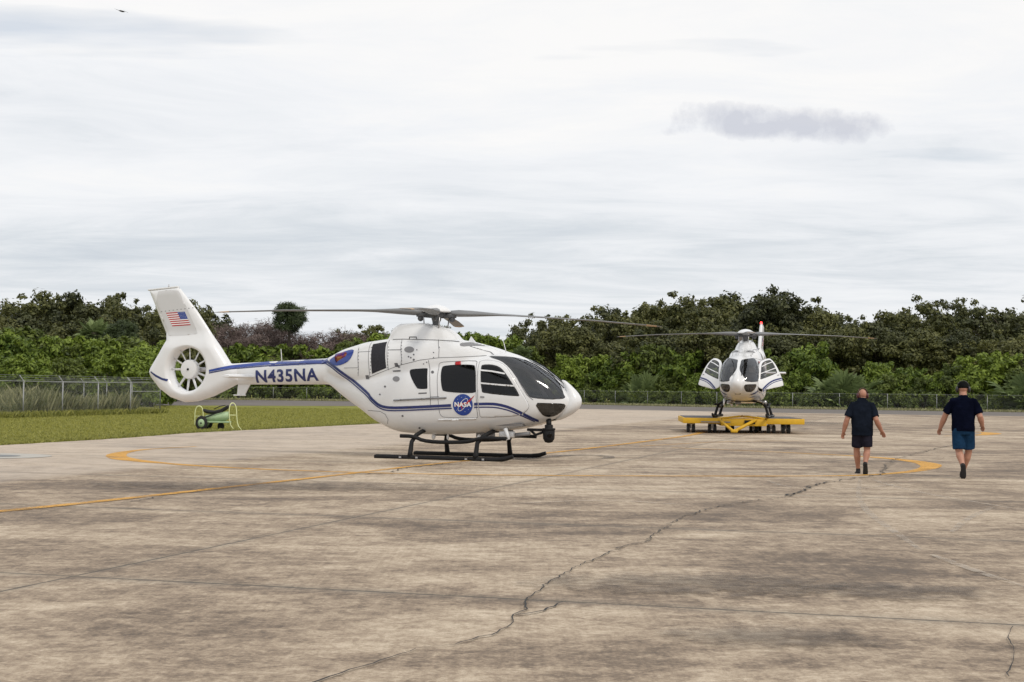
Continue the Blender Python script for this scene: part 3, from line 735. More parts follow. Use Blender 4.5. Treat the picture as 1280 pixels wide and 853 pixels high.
    # belly fittings
    MB().box(1.1, 1.5, -.25, -.05, .50, .62, .03).build('belly_box', M['grey'], root)
    MB().box(1.75, 2.1, -.5, -.35, .52, .66, .03).build('belly_box', M['white2'], root)
    MB().tube([(1.9, -.35, .56), (2.45, -.42, .62)], .045, 10).build('equipment_pod', M['grey'], root)
    for c_, r_ in (((.1, -.3, .5), (.05, .03, .07)), ((.45, -.3, .5), (.03, .03, .07)), ((1.25, -.4, .5), (.05, .05, .08))): MB().ball(c_, r_).build('belly_antenna', M['white2'], root)
    MB().tube([(1.95, -.6, .72), (2.05, -.62, .5), (1.9, -.62, .46)], [.05, .03, .015], 8).build('boarding_step', M['white2'], root)
    if turret:
        c = H(686, 543, -.35)
        tu = MB().lathe((c.x, c.y, c.z), [(.02, -.19), (.08, -.175), (.125, -.1), (.13, .0), (.13, .1), (.115, .12), (.09, .125), (.09, .2), (.06, .21)], 24).build('camera_turret', M['black'], root)
        MB().lathe((c.x, c.y, c.z), [(.142, .09), (.142, .13)], 20).build('turret_ring', M['black'], tu)
        d_ = Vector((.5, -.85, -.1)).normalized(); MB().lathe((0, 0, 0), [(.05, 0), (.055, .02), (.04, .025)], 16).build('turret_lens', M['glassdark'], tu).matrix_local = Matrix.Translation(Vector(c)+d_*.115) @ d_.to_track_quat('Z', 'Y').to_matrix().to_4x4()
        MB().box(c.x-.5, c.x-.1, c.y-.04, c.y+.04, c.z+.06, c.z+.12, .015).tube([(c.x-.45, c.y, c.z+.1), (c.x-.3, c.y-.02, c.z-.02), (c.x-.1, c.y, c.z+.05)], .03, 8).tube([(c.x, c.y, c.z+.18), (c.x-.02, c.y+.05, c.z+.32)], .06, 10).build('turret_bracket', M['black'], root)
    else:
        MB().tube([(1.75, .62, .66), (1.75, .92, .60)], .03, 8).tube([(1.95, .92, .6), (1.78, .92, .6), (1.7, .92, .6)], [.09, .085, .03], 14).build('searchlight', M['metal'], root)
    # cabin interior
    MB().box(-.3, 2.35, -.62, .62, .78, .83, .0).box(-.28, -.22, -.6, .6, .8, 2.0, .0).build('cabin_floor', M['interior'], root, smooth=False)
    for y in (-.36, .36):
        s_ = MB().box(1.25, 1.75, y-.23, y+.23, 1.0, 1.13, .04).box(1.15, 1.27, y-.22, y+.22, 1.1, 1.75, .04, Matrix.Translation((1.2, 0, 1.1)) @ Matrix.Rotation(-.15, 4, 'Y') @ Matrix.Translation((-1.2, 0, -1.1))).box(1.35, 1.65, y-.15, y+.15, .83, 1.02, .0)
        so = s_.build('pilot_seat', M['seat'], root)
        MB().box(1.05, 1.14, y-.13, y+.13, 1.74, 1.98, .035).build('headrest', M['headrest'], so)
    for y in (-.5, 0, .5):
        MB().box(.2, .62, y-.21, y+.21, 1.0, 1.12, .04).box(.1, .22, y-.2, y+.2, 1.1, 1.85, .04).build('cabin_seat', M['seat'], root)
    MB().box(2.35, 2.75, -.34, .34, 1.0, 1.42, .05).box(2.4, 2.9, -.12, .12, .9, 1.1, .03).build('instrument_panel', M['panel'], root)
    for y in (-.36, .36): MB().tube([(2.05, y, .83), (2.0, y, 1.2), (1.98, y, 1.3)], [.02, .015, .025], 8).build('control_stick', M['black'], root)
    # mast
    add_rotor(root, 3.27, tilt, blade_az)
    if doors_open:
        a = SIDE.p3(S2(*A2(690, 362)), 0); b = SIDE.p3(S2(*A2(778, 530)), 0)
        ha = bvh.ray_cast(Vector((a.x, -3, a.z)), Vector((0, 1, 0)))[0]; hb_ = bvh.ray_cast(Vector((b.x, -3, b.z)), Vector((0, 1, 0)))[0]
        ax = (ha-hb_).normalized()
        da.matrix_local = Matrix.Translation(hb_) @ Matrix.Rotation(R_(54), 4, ax) @ Matrix.Translation(-hb_)
        hm = Vector((hb_.x, -hb_.y, hb_.z)); axm = Vector((ax.x, -ax.y, ax.z))
        db.matrix_local = Matrix.Translation(hm) @ Matrix.Rotation(R_(-54), 4, axm) @ Matrix.Translation(-hm)
        # sign check: the open edge must swing outwards
        if ax.z < 0:
            da.matrix_local = Matrix.Translation(hb_) @ Matrix.Rotation(R_(-78), 4, ax) @ Matrix.Translation(-hb_)
            db.matrix_local = Matrix.Translation(hm) @ Matrix.Rotation(R_(78), 4, axm) @ Matrix.Translation(-hm)
    return root

h1 = make_helicopter('helicopter', False, turret=True, blade_az=R_(17.5), tilt=(0, R_(1.5)))
h1.matrix_world = HM
tag(h1, 'nearer white helicopter with blue stripes, lettered N435NA, parked on the apron, doors shut', 'helicopter', 'white and blue helicopters')
DK = .60
h2 = make_helicopter('helicopter', True, turret=False, blade_az=R_(8), tilt=(0, 0))
h2c = at(930, 500, 57.5)
h2.matrix_world = Matrix.Translation((h2c.x+.05, 57.5, DK)) @ Matrix.Rotation(R_(-90-14.5), 4, 'Z') @ Matrix.Scale(.975, 4)
tag(h2, 'distant helicopter facing forward, both cockpit doors open, standing on the yellow platform', 'helicopter', 'white and blue helicopters')

# ================================================================== YELLOW PLATFORM
def make_platform(loc, rz):
    r = empty('helicopter_dolly', loc, rz)           # local -Y faces the viewer
    W = 4.5; L = 4.6; zt = DK-.004
    for s_ in (-1, 1):                               # two side decks
        x0, x1 = (-W/2, -.85) if s_ < 0 else (.85, W/2)
        MB().box(x0, x1, -L/2, L/2, zt-.22, zt-.012, .012).build('side_frame', M['yellow'], r, auto=R_(40))
        MB().box(x0+.07, x1-.07, -L/2+.07, L/2-.07, zt-.05, zt, .0).build('deck', M['deck'], r, smooth=False)
    MB().box(-.845, .845, -L/2-.04, L/2-.1, zt-.30, zt-.06, .012).build('centre_frame', M['yellow'], r, auto=R_(40))
    MB().box(-.80, .80, -L/2+.05, L/2-.2, zt-.07, zt-.03, 0).build('centre_plate', M['yellow'], r, smooth=False)
    MB().box(.02, .42, -L/2-.10, -L/2-.045, zt-.22, zt-.08, .01).build('tool_box', M['black'], r, smooth=False)
    MB().box(-1.6, -.5, -L/2-.055, -L/2-.043, zt-.18, zt-.14, 0).build('warning_strip', M['grey'], r, smooth=False)
    tb = MB()
    tb.tube([(-.88, -L/2-.05, zt-.10), (-.48, -L/2-.9, .14)], .05, 8).tube([(.45, -L/2-.05, zt-.06), (-.38, -L/2-.9, .14)], .06, 8).box(-.55, -.30, -L/2-1.04, -L/2-.84, .07, .19, .03)
    tb.build('tow_bar', M['yellow'], r)
    for s_ in (-1, 1): MB().tube([(s_*.9, -L/2+.1, zt-.03), (s_*.2, -L/2+.3, zt+.05), (0, -L/2+.9, zt+.06)], .035, 8).build('brace', M['yellow'], r)
    # casters: pairs of small wheels under the frame
    for x, y in ((-1.95, -L/2+.35), (-1.15, -L/2+.35), (1.05, -L/2+.35), (1.6, -L/2+.35), (-.45, -L/2+.9), (.45, -L/2+.9), (-1.75, L/2-.4), (-.9, L/2-.4), (.9, L/2-.4), (2.0, L/2-.4)):
        if True:
            if abs(x) == .42 and y < -1: y += .5
            rr = .17 if x != 1.6 else .20
            fk = MB().box(x-.02, x+.02, y-.05, y+.05, rr, zt-.23, .0).box(x-.12, x+.12, y-.1, y+.1, zt-.26, zt-.225, 0).build('caster', M['grey'], r, smooth=False)
            for dx in (-.10, .10):
                w = MB().lathe((x+dx, y, rr), [(rr*.6, -.06), (rr*.93, -.055), (rr, -.03), (rr, .03), (rr*.93, .055), (rr*.6, .06)], 20, 'X').build('wheel', M['tyre'], fk, auto=R_(50))
                if y < 0: MB().lathe((x+dx, y, rr), [(rr*.2, -.066), (rr*.55, -.064), (rr*.55, .064), (rr*.2, .066)], 14, 'X').build('rim', M['metal'], fk)
    return tag(r, 'yellow steel wheeled platform with V-shaped tow bar carrying the distant helicopter', 'dolly')
pc = at(923.5, 500, 58.0)
make_platform((pc.x, 58.0, 0), R_(-4))

# ================================================================== PEOPLE
def capsule(mb, pts, radii, ref=(1, 0, 0), seg=14):
    mb.tube(pts, radii, seg, ref=ref)
    for p, r in ((pts[0], radii[0]), (pts[-1], radii[-1])):
        r = r if isinstance(r, tuple) else (r, r); mb.ball(p, (r[0]*.98, r[1]*.98, min(r)*.9), 14, 8)
    return mb
def make_person(name, loc, rz, hgt, P, mats, label):
    """built 1.75 m tall facing +Y, then scaled; P holds the joints"""
    root = empty(name, loc, rz); k = hgt/1.75
    V3 = lambda q: Vector(q)*k
    def sc(r): return tuple(a*k for a in r) if isinstance(r, tuple) else r*k
    lean = P['lean']; b = MB()
    nk = P.get('neck', (0, -.0+lean*.9, 1.47)); hd = P['head']
    # torso, neck
    b.tube([V3(q) for q in ((0, 0, .86), (0, -.005, .98), (0, .0+lean*.3, 1.12), (0, lean*.6, 1.28), (0, lean*.85, 1.40), (0, lean*.9, 1.46))], [sc(r) for r in ((.14, .10), (.15, .11), (.14, .10), (.15, .10), (.12, .08), (.07, .06))], 20)
    b.tube([V3((0, lean*.9-.01, 1.40)), V3((hd[0]*.6, lean*.95, 1.50)), V3((hd[0], hd[1]-.005, hd[2]-.04))], [sc(r) for r in (.066, .066, .066)], 14)
    # head
    hc = V3(hd); T = Matrix.Rotation(P.get('turn', 0), 3, 'Z')
    b.ball(hc+Vector((0, -.01*k, .03*k)), sc((.076, .094, .098)), 20, 14, T).ball(hc+T @ Vector((0, .022*k, -.05*k)), sc((.058, .066, .062)), 16, 10, T)
    b.ball(hc+T @ Vector((0, .092*k, -.015*k)), sc((.013, .02, .024)), 10, 8, T)
    b.ball(hc+T @ Vector((0, .062*k, -.092*k)), sc((.028, .025, .018)), 10, 8, T)
    for s_ in (-1, 1): b.ball(hc+T @ Vector((s_*.079*k, -.005*k, -.01*k)), sc((.010, .02, .032)), 10, 8, T)
    arms = []
    for s_, key in ((-1, 'L'), (1, 'R')):
        sh = V3((s_*.188, lean*.85, P['shz'])); el = V3(P['el'+key]); wr = V3(P['wr'+key])
        capsule(b, [sh, sh.lerp(el, .5), el, el.lerp(wr, .35), wr], [sc(r) for r in (.062, .060, .052, .056, .037)])
        # hand: palm, four fingers, thumb
        d = (wr-el).normalized(); d = (d+Vector(P.get('hd'+key, (0, .15, 0)))).normalized()
        n = Vector((-s_*.6, -.8, 0)); n = (n-d*n.dot(d)).normalized(); w = d.cross(n)   # palm faces the thigh, w across
        pc_ = wr+d*.05*k
        b.tube([wr-d*.01*k, wr+d*.03*k, wr+d*.085*k], [sc(r) for r in ((.030, .022), (.043, .019), (.046, .016))], 12, ref=w)
        for i, (o_, L) in enumerate(((-.034, .074), (-.011, .084), (.012, .080), (.034, .064))):
            base = wr+d*.078*k+w*o_*k; cu_ = P.get('curl', .35)
            p1 = base+(d+n*cu_*.5).normalized()*L*.42*k; p2 = p1+(d+n*cu_*1.6).normalized()*L*.33*k; p3 = p2+(d*.8+n*cu_*2.6).normalized()*L*.25*k
            b.tube([base-d*.02*k, base, p1, p2, p3], [sc(r) for r in (.011, .0112, .0105, .0095, .007)], 8)
        fwd = w if w.y > 0 else -w
        t0 = wr+d*.025*k+fwd*.022*k; t1 = t0+(d*.7+fwd*.7+n*.3).normalized()*.036*k; t2 = t1+(d*.95+fwd*.2+n*.3).normalized()*.03*k
        b.tube([t0-fwd*.012*k, t0, t1, t2], [sc(r) for r in (.013, .013, .0105, .008)], 8)
        arms.append((sh, el, wr))
    legs = []
    for s_, key in ((-1, 'L'), (1, 'R')):
        hp = V3((s_*.09, 0, .90)); kn = V3(P['kn'+key]); an = V3(P['an'+key]); dd_ = (an-kn)
        capsule(b, [hp, hp.lerp(kn, .5), kn, kn+dd_*.28+Vector((0, -.012*k, 0)), kn+dd_*.7, an], [sc(r) for r in (.095, .085, .063, .070, .048, .040)])
        legs.append((hp, kn, an))
    me = fuse(b, .0065*k, 3); body = obj('body', me, mats['skin'], root, smooth=None)
    # shirt
    s = MB()
    bt = P.get('bt', .86)
    z_ = P['shz']-1.385
    s.tube([V3(q) for q in ((0, -.004, bt), (0, -.004, .95), (0, -.002+lean*.2, 1.06), (0, lean*.45, 1.18), (0, lean*.65, 1.29+z_*.7), (0, lean*.82, 1.385+z_), (0, lean*.9, 1.44+z_), (0, lean*.92, P['col']-.035), (0, lean*.94+.005, P['col']))],
           [sc(r) for r in ((P['wx'], .150), (P['wx']+.002, .155), (P['wx']+.003, .158), (P['wx']+.008, .158), (P['wx']+.014, .150), (.215, .125), (.155, .098), (.092, .080), (.078, .074))], 28)
    for (sh, el, wr), s_ in zip(arms, (-1, 1)):
        e2 = sh.lerp(el, .80)
        s.tube([sh-Vector((s_*.07*k, 0, .0)), sh+Vector((-s_*.01*k, 0, .004*k)), sh.lerp(el, .3)+Vector((s_*.006*k, 0, 0)), e2+Vector((s_*.01*k, 0, 0))], [sc(r) for r in ((.07, .07), (.084, .078), (.080, .074), (.083, .076))], 18)
    sm = fuse(s, .009*k, 4); shirt = obj('shirt', sm, mats['shirt'], root, smooth=None)
    # folds
    t_ = bpy.data.textures.new('folds', 'CLOUDS'); t_.noise_scale = .16*k
    dm = shirt.modifiers.new('d', 'DISPLACE'); dm.texture = t_; dm.strength = .03*k; dm.mid_level = .5
    # shorts
    q = MB(); q.tube([V3((0, 0, .80)), V3((0, 0, .88)), V3((0, 0, .97)), V3((0, 0, 1.0))], [sc(r) for r in ((.178, .135), (.200, .150), (.195, .145), (.190, .142))], 24)
    for (hp, kn, an), s_ in zip(legs, (-1, 1)):
        q.tube([hp+Vector((-s_*.005*k, 0, .02*k)), hp.lerp(kn, .35), hp.lerp(kn, P['hem'])], [sc(r) for r in ((.112, .13), (.112, .12), (.112, .118))], 22)
    so = obj('shorts', fuse(q, .009*k, 3), mats['shorts'], root, smooth=None)
    dm = so.modifiers.new('d', 'DISPLACE'); dm.texture = t_; dm.strength = .022*k; dm.mid_level = .5
    # shoes, socks
    for (hp, kn, an), key in zip(legs, 'LR'):
        toe = Vector(P['toe'+key]).normalized(); up = (Vector((0, 0, 1))-toe*toe.z).normalized() if abs(toe.z) < .97 else Vector((0, -1 if toe.z < 0 else 1, 0))
        if toe.z < -.5: up = (Vector((0, 1, 0))-toe*toe.y).normalized()
        heel = an-up*.065*k-toe*.05*k; sd_ = toe.cross(up)
        f_ = MB(); pts = [heel-toe*.02*k+up*.02*k, heel+toe*.0+up*.022*k, heel+toe*.08*k+up*.02*k, heel+toe*.17*k+up*.008*k, heel+toe*.225*k, heel+toe*.255*k-up*.003*k]
        f_.tube(pts, [sc(r) for r in ((.020, .02), (.036, .042), (.041, .046), (.049, .036), (.044, .03), (.02, .016))], 16, ref=sd_)
        f_.tube([an+(kn-an).normalized()*.035*k, an-up*.02*k, an-up*.05*k+toe*.01*k], [sc(r) for r in (.045, .048, .045)], 14)
        so_ = MB(); so_.tube([p-up*.034*k*(1 if i < 4 else .8) for i, p in enumerate(pts)], [sc(r) for r in ((.022, .010), (.040, .012), (.045, .012), (.052, .012), (.047, .011), (.022, .008))], 16, ref=sd_)
        sh_ = obj('shoe', fuse(f_, .006*k, 3), mats['shoe'], root, smooth=None); so_.build('sole', M['shoe'], sh_)
        MB().tube([an-up*.01*k, an+(kn-an).normalized()*.06*k, an+(kn-an).normalized()*P.get('sock', .09)*k], [sc(r) for r in (.043, .042, .043)], 14).build('sock', M['sock'], root)
    # face details
    for s_ in (-1, 1):
        MB().ball(hc+T @ Vector((s_*.03*k, .078*k, .012*k)), .011*k, 10, 8).build('eye', M['eye'], body)
    MB().ball(hc+T @ Vector((0, .083*k, -.06*k)), sc((.022, .008, .006)), 10, 6, T).build('mouth', M['lip'], body)
    # headset
    hs = MB(); band = []
    for a in np.linspace(-80, 80, 17): band.append(hc+T @ Vector((math.sin(R_(a))*.106*k, -.0*k, math.cos(R_(a))*.128*k+.02*k)))
    hs.tube(band, [(.008*k, .014*k)]*17, 8)
    hset = hs.build('headset', mats['muff'], root)
    for s_ in (-1, 1): MB().lathe((0, 0, 0), [(.028*k, -.02*k), (.046*k, -.012*k), (.048*k, .01*k), (.036*k, .028*k), (.02*k, .032*k)], 18, 'X').build('ear_cup', mats['muff'], hset).matrix_local = Matrix.Translation(hc+T @ Vector((s_*.098*k, -.004*k, -.008*k))) @ Matrix.Scale(s_, 4, (1, 0, 0)) @ Matrix.Scale(1.25, 4, (0, 0, 1))
    if 'cap' in mats:
        c_ = MB(); c_.lathe((0, 0, 0), [(.086*k, -.005*k), (.088*k, .03*k), (.080*k, .07*k), (.058*k, .098*k), (.03*k, .110*k), (.004*k, .113*k)], 24)
        o = c_.build('cap', mats['cap'], root); o.matrix_local = Matrix.Translation(hc+Vector((0, -.005*k, .022*k))) @ T.to_4x4() @ Matrix.Scale(1.15, 4, (0, 1, 0))
        MB().add([Vector((math.sin(a)*r*k*.9, (math.cos(a)*r+.0)*k, .008*k+dz*k-abs(math.sin(a))*.012*k)) for dz in (0, .006) for r in (.075, .155) for a in np.linspace(-.8, .8, 9)],
                 [(i, i+1, i+10, i+9) for i in range(8)]+[(18+i+1, 18+i, 18+i+9, 18+i+10) for i in range(8)]+[(9+i, 9+i+1, 27+i+1, 27+i) for i in range(8)]).build('peak', mats['cap'], o)
    elif 'hair' in mats:
        pass
    return tag(root, label, 'person')
PA = dict(bt=.80, lean=.02, head=(.012, .075, 1.615), turn=R_(20), wx=.215, shz=1.415, col=1.56, hem=.82, sock=.02, curl=.35,
          elL=(-.305, -.02, 1.12), wrL=(-.365, .05, .87), elR=(.27, -.09, 1.12), wrR=(.385, .02, .90), hdR=(.05, -.1, 0), hdL=(.05, .1, 0),
          knL=(-.098, .10, .50), anL=(-.055, .22, .085), toeL=(-.1, 1, -.02), knR=(.10, -.0, .50), anR=(.045, -.16, .215), toeR=(.02, .34, -.95))
PB = dict(lean=.0, head=(0, .03, 1.625), turn=0, wx=.200, shz=1.40, col=1.515, hem=.88, sock=.06, curl=.6,
          elL=(-.31, .06, 1.14), wrL=(-.385, .16, .92), elR=(.285, -.07, 1.13), wrR=(.335, .06, .98), hdR=(0, .3, 0),
          knL=(-.075, -.02, .49), anL=(-.02, -.20, .235), toeL=(-.0, .30, -.96), knR=(.10, .08, .50), anR=(.0, .20, .09), toeR=(.1, 1, -.02))
px, py = G(1077.5, 594)
make_person('person', (px, py, 0), R_(-8), 1.66, PA, dict(skin=M['skin'], shirt=M['shirt1'], shorts=M['short1'], shoe=M['shoe'], muff=M['muffred']),
            'bald person in dark grey shirt and shorts with dark red ear defenders, walking away')
px, py = G(1204, 599)
make_person('person', (px, py, 0), R_(-12), 1.80, PB, dict(skin=M['skin2'], shirt=M['shirt2'], shorts=M['short2'], shoe=M['shoe'], muff=M['muffblack'], cap=M['cap']),
            'person in black cap, navy t-shirt and blue shorts, walking away at the right')

# ================================================================== CART ON THE GRASS
px, py = G(262, 538)
ct = empty('ground_cart', (px-.1, py, 0), R_(-6)); ct.scale = (.84, .9, 1); tag(ct, 'pale green two-wheeled service cart with black hose bundle, parked on the grass under the tail', 'cart')
MB().tube([(-.05, 0, .36), (.0, 0, .40), (.75, 0, .50), (.95, 0, .55), (.98, 0, .55)], [(.12, .10), (.20, .15), (.20, .17), (.16, .13), (.05, .05)], 20, ref=(0, 1, 0)).build('tank', M['palegreen'], ct)
MB().box(-.2, 1.0, -.22, .22, .27, .33, .015).build('chassis', M['palegreen'], ct, smooth=False)
fr_ = MB(); hoop = lambda xa, xb, z0, z1, y: chaikin([(xa, y, z0), (xa, y, z1), (xb, y, z1), (xb, y, z0)], 3, False)
MB().tube(hoop(-.48, -.12, .18, .86, -.15), .02, 8).tube([(-.48, -.15, .5), (-.12, -.15, .5)], .015, 6).tube([(-.48, -.15, .28), (.0, -.15, .28)], .02, 6).build('front_hoop', M['paleyellow'], ct)
MB().tube(chaikin([(1.24, .0, .0), (1.02, -.1, .2), (.98, -.1, .98), (1.24, .1, .98), (1.28, .1, .22), (1.5, .1, .0)], 2, False), .02, 8).tube([(.9, -.1, .55), (1.24, .05, .55)], .018, 6).build('handle_frame', M['paleyellow'], ct)
for y in (-.34, .34):
    w = MB().lathe((-.12, y, .26), [(.14, -.05), (.22, -.055), (.255, -.03), (.26, 0), (.255, .03), (.22, .055), (.14, .05)], 28, 'Y').build('wheel', M['tyre'], ct, auto=R_(50))
    MB().lathe((-.12, y, .26), [(.04, -.07), (.145, -.055), (.145, .055), (.04, .07)], 24, 'Y').build('rim', M['palegreen'], w)
    MB().lathe((-.12, y, .26), [(.035, -.078), (.035, .078)], 12, 'Y').build('axle_cap', M['black'], w)
MB().lathe((.58, .1, .15), [(.06, -.04), (.14, -.04), (.15, 0), (.14, .04), (.06, .04)], 20, 'Y').build('wheel', M['tyre'], ct)
hb = MB()
for i in range(9):
    o1 = rng.normal(0, .03, 2); hb.tube(chaikin([(-.15+o1[0], -.12+i*.03, .72), (.1, -.14+i*.03, .64+o1[1]), (.5, -.1+i*.025, .66-o1[0]), (.8, -.1+i*.03, .78+o1[1]), (.92, -.08+i*.02, .86)], 2, False), .045, 8)
hb.tube([(.35, -.15, .76), (.6, -.15, .86), (.85, -.15, .9)], .018, 6).tube([(-.05, -.2, .46), (.3, -.2, .56), (.75, -.2, .7)], .02, 6)
hb.build('hose_bundle', M['tyre'], ct)

# ================================================================== BIRD
bp = at(151.5, 14, 95)
b = MB(); b.tube([bp+Vector((-.16, 0, .03)), bp+Vector((-.05, 0, .01)), bp+Vector((.1, 0, -.03)), bp+Vector((.22, 0, -.06))], [.01, .05, .05, .015], 10)
for s_ in (-1, 1):
    tipv = bp+Vector((s_*.42, s_*.1, -.10*s_+.03)); mid = bp+Vector((s_*.2, 0, .03-.03*s_))
    b.tube([bp, mid, tipv], [(.075, .014), (.065, .011), (.015, .005)], 8, ref=(0, 1, .2))
tag(b.build('bird', M['bird']), 'small dark bird gliding high in the upper left sky', 'bird')

# ================================================================== GROUND
def sheet(name, pts, z, m, kind='structure', label=None):
    bm = bmesh.new(); f = bm.faces.new([bm.verts.new((x, y, z)) for x, y in pts]); bmesh.ops.triangulate(bm, faces=[f]); bmesh.ops.recalc_face_normals(bm, faces=bm.faces[:])
    if bm.faces[:][0].normal.z < 0: bmesh.ops.reverse_faces(bm, faces=bm.faces[:])
    o = obj(name, bm, m, smooth=False); tag(o, kind=kind, label=label); return o
# grass
m = mat('mown_grass', (.11, .13, .03), .95, spec=.1); t = NT(m); p = t.pos()
n1 = t.noise(p, .35, 6, .65); n2 = t.noise(p, 14, 4, .7); n3 = t.noise(t.pos((.25, 1.6, 1)), .6, 4, .6)
v = t.math('ADD', t.math('ADD', t.math('MULTIPLY', n1, .4), t.math('MULTIPLY', n2, .3)), t.math('MULTIPLY', n3, .3))
t.l(t.ramp(v, [(.34, (.11, .13, .026)), (.46, (.18, .19, .038)), (.56, (.27, .262, .062)), (.70, (.37, .33, .13))]), t.b.inputs['Base Color']); t.bump(n2, .8, .05)
M['grass'] = m
sheet('grass_ground', [(-2500, -60), (2500, -60), (2500, 3500), (-2500, 3500)], 0, m)
# concrete
m = mat('apron_concrete', (.3, .28, .25), .85, spec=.3); t = NT(m)
JR = R_(16.2)
p = t.pos(); pj = t.pos(rot=(0, 0, JR)); sp_ = t.new('ShaderNodeSeparateXYZ'); t.l(pj, sp_.inputs[0])
JL = 6.1; jv0 = (Matrix.Rotation(JR, 3, 'Z') @ Vector((*G(640, 655.5), 0))).y; ju0 = (Matrix.Rotation(JR, 3, 'Z') @ Vector((*G(250, 690), 0))).x
us = t.math('DIVIDE', t.math('SUBTRACT', sp_.outputs[0], ju0), JL*3); vs = t.math('DIVIDE', t.math('SUBTRACT', sp_.outputs[1], jv0), JL)
def joint(c, w):
    fr2 = t.math('FRACT', t.math('ADD', c, .5)); return t.math('SUBTRACT', 1, t.math('SMOOTH_MIN', t.math('DIVIDE', t.math('ABSOLUTE', t.math('SUBTRACT', fr2, .5)), w), 1, .2), clamp=True)
jt = t.math('MAXIMUM', joint(us, .0012), joint(vs, .0050))
jhalo = t.math('MAXIMUM', joint(us, .008), joint(vs, .045))
cell = t.new('ShaderNodeCombineXYZ'); t.l(t.math('FLOOR', us), cell.inputs[0]); t.l(t.math('FLOOR', vs), cell.inputs[1])
wn = t.new('ShaderNodeTexWhiteNoise'); t.l(cell.outputs[0], wn.inputs['Vector'])
ps = t.pos((.75, 1.0, 1), rot=(0, 0, R_(10)))
s6 = t.noise(t.pos((26, .8, 1), rot=(0, 0, JR)), 1.0, 3, .6); s7 = t.noise(p, 7, 8, .75, .5)
s1 = t.noise(ps, .42, 8, .62, .8); s2 = t.noise(p, 1.5, 8, .68, .4); s3 = t.noise(p, 34, 4, .7); s4 = t.noise(t.pos((.7, 1, 1), loc=(40, 10, 0)), .09, 4, .5); s5 = t.noise(t.pos((.16, 1.9, 1), rot=(0, 0, JR)), .9, 7, .68, .3)
v = t.math('ADD', t.math('MULTIPLY', s1, .47), t.math('MULTIPLY', s2, .28)); v = t.math('ADD', v, t.math('MULTIPLY', s4, .20)); v = t.math('ADD', v, t.math('MULTIPLY', s5, .14)); v = t.math('ADD', v, .043); v = t.math('ADD', v, t.math('MULTIPLY', t.math('SUBTRACT', s6, .5), t.math('MULTIPLY', s4, .15))); v = t.math('ADD', v, t.math('MULTIPLY', t.math('SUBTRACT', s7, .5), .42))
v = t.math('ADD', v, t.math('MULTIPLY', t.math('SUBTRACT', wn.outputs['Value'], .5), .05))
v = t.math('ADD', v, t.math('MULTIPLY', t.math('SUBTRACT', s3, .5), .22))
col = t.ramp(v, [(.455, (.105, .077, .055)), (.52, (.195, .147, .105)), (.57, (.295, .228, .165)), (.625, (.41, .327, .240)), (.71, (.57, .478, .365))])
uoff = t.math('ADD', t.math('MULTIPLY', t.math('ADD', sp_.outputs[0], 14.6), -1.2), t.math('MULTIPLY', t.noise(p, 1.2, 5), 1.2), clamp=True)
col = t.mix(t.math('MULTIPLY', uoff, t.ramp(s2, [(.3, .35), (.6, .8)])), col, (.53, .45, .37, 1))
v2 = t.noise(p, 130, 2, .6); col = t.mix(t.ramp(v2, [(.55, 0), (.72, .5)]), col, (.12, .11, .1, 1))
col = t.mix(t.math('MULTIPLY', jhalo, t.ramp(s2, [(.4, .1), (.65, .5)])), col, (.16, .145, .125, 1))
col = t.mix(t.math('MULTIPLY', jt, t.ramp(s2, [(.35, .7), (.6, 1)])), col, (.035, .04, .036, 1))
t.l(col, t.b.inputs['Base Color']); t.l(t.ramp(v, [(.4, .62), (.6, .9)]), t.b.inputs['Roughness'])
hh = t.math('SUBTRACT', t.math('ADD', t.math('MULTIPLY', s3, .4), v2), t.math('MULTIPLY', jt, 1.5)); t.bump(hh, .55, .006)
M['concrete'] = m
road_near = [G(150, 506.5), G(210, 507), G(480, 508), G(640, 510.5), G(730, 511.8), G(1000, 517), G(1280, 521)]
def edge_noise(P, amp, step, seed):
    r_ = random.Random(seed); out = []
    for a, b in zip(P[:-1], P[1:]):
        a, b = Vector(a), Vector(b); n = max(1, int((b-a).length/step)); nn_ = Vector((-(b-a).y, (b-a).x)).normalized()
        for i in range(n): q = a.lerp(b, i/n)+nn_*r_.uniform(-amp, amp); out.append((q.x, q.y))
    return out+[tuple(P[-1])]
gedge = edge_noise([(-17.5, 20), (-13.6, 35.2), (-12.96, 37.8), (-11.47, 43.7), (-10.6, 49.6), (-5.6, 65.6), (0, 92), (3.5, road_near[2][1]+.5)], .05, .35, 3)
ap = gedge+[road_near[3], road_near[4], road_near[5], road_near[6], (120, 55), (120, -40), (-17.5, -40)]
sheet('apron', ap, .02, M['concrete'])
m = mat('road_asphalt', (.13, .122, .118), .9, spec=.2); t = NT(m); p = t.pos((.3, 1, 1)); v = t.math('ADD', t.math('MULTIPLY', t.noise(p, .5, 5, .6), .7), t.math('MULTIPLY', t.noise(t.pos(), 12, 3), .3))
t.l(t.ramp(v, [(.35, (.12, .108, .10)), (.65, (.20, .18, .165))]), t.b.inputs['Base Color']); M['asphalt'] = m
fence_line = [G(-60, 498), G(300, 500), G(560, 502.5), G(730, 505.7), G(1000, 511.2), G(1280, 515.3)]
fence_line = [fence_line[0], fence_line[1], (-12, 173), (8, 163.5), (27, 143), (47.5, 134), (70, 126)]
far_road = [(x+.0, y-2.6) for x, y in fence_line]
rn = [(-90, 126)]+[tuple(q) for q in road_near]+[(80, 106)]
sheet('road', rn+far_road[::-1], .008, m)
M['verge'] = mat('dry_verge', (.13, .135, .06), .95, spec=.1)
sheet('verge', [(x, y-2.2) for x, y in fence_line]+[(x, y+3) for x, y in fence_line[::-1]], .03, M['verge'])
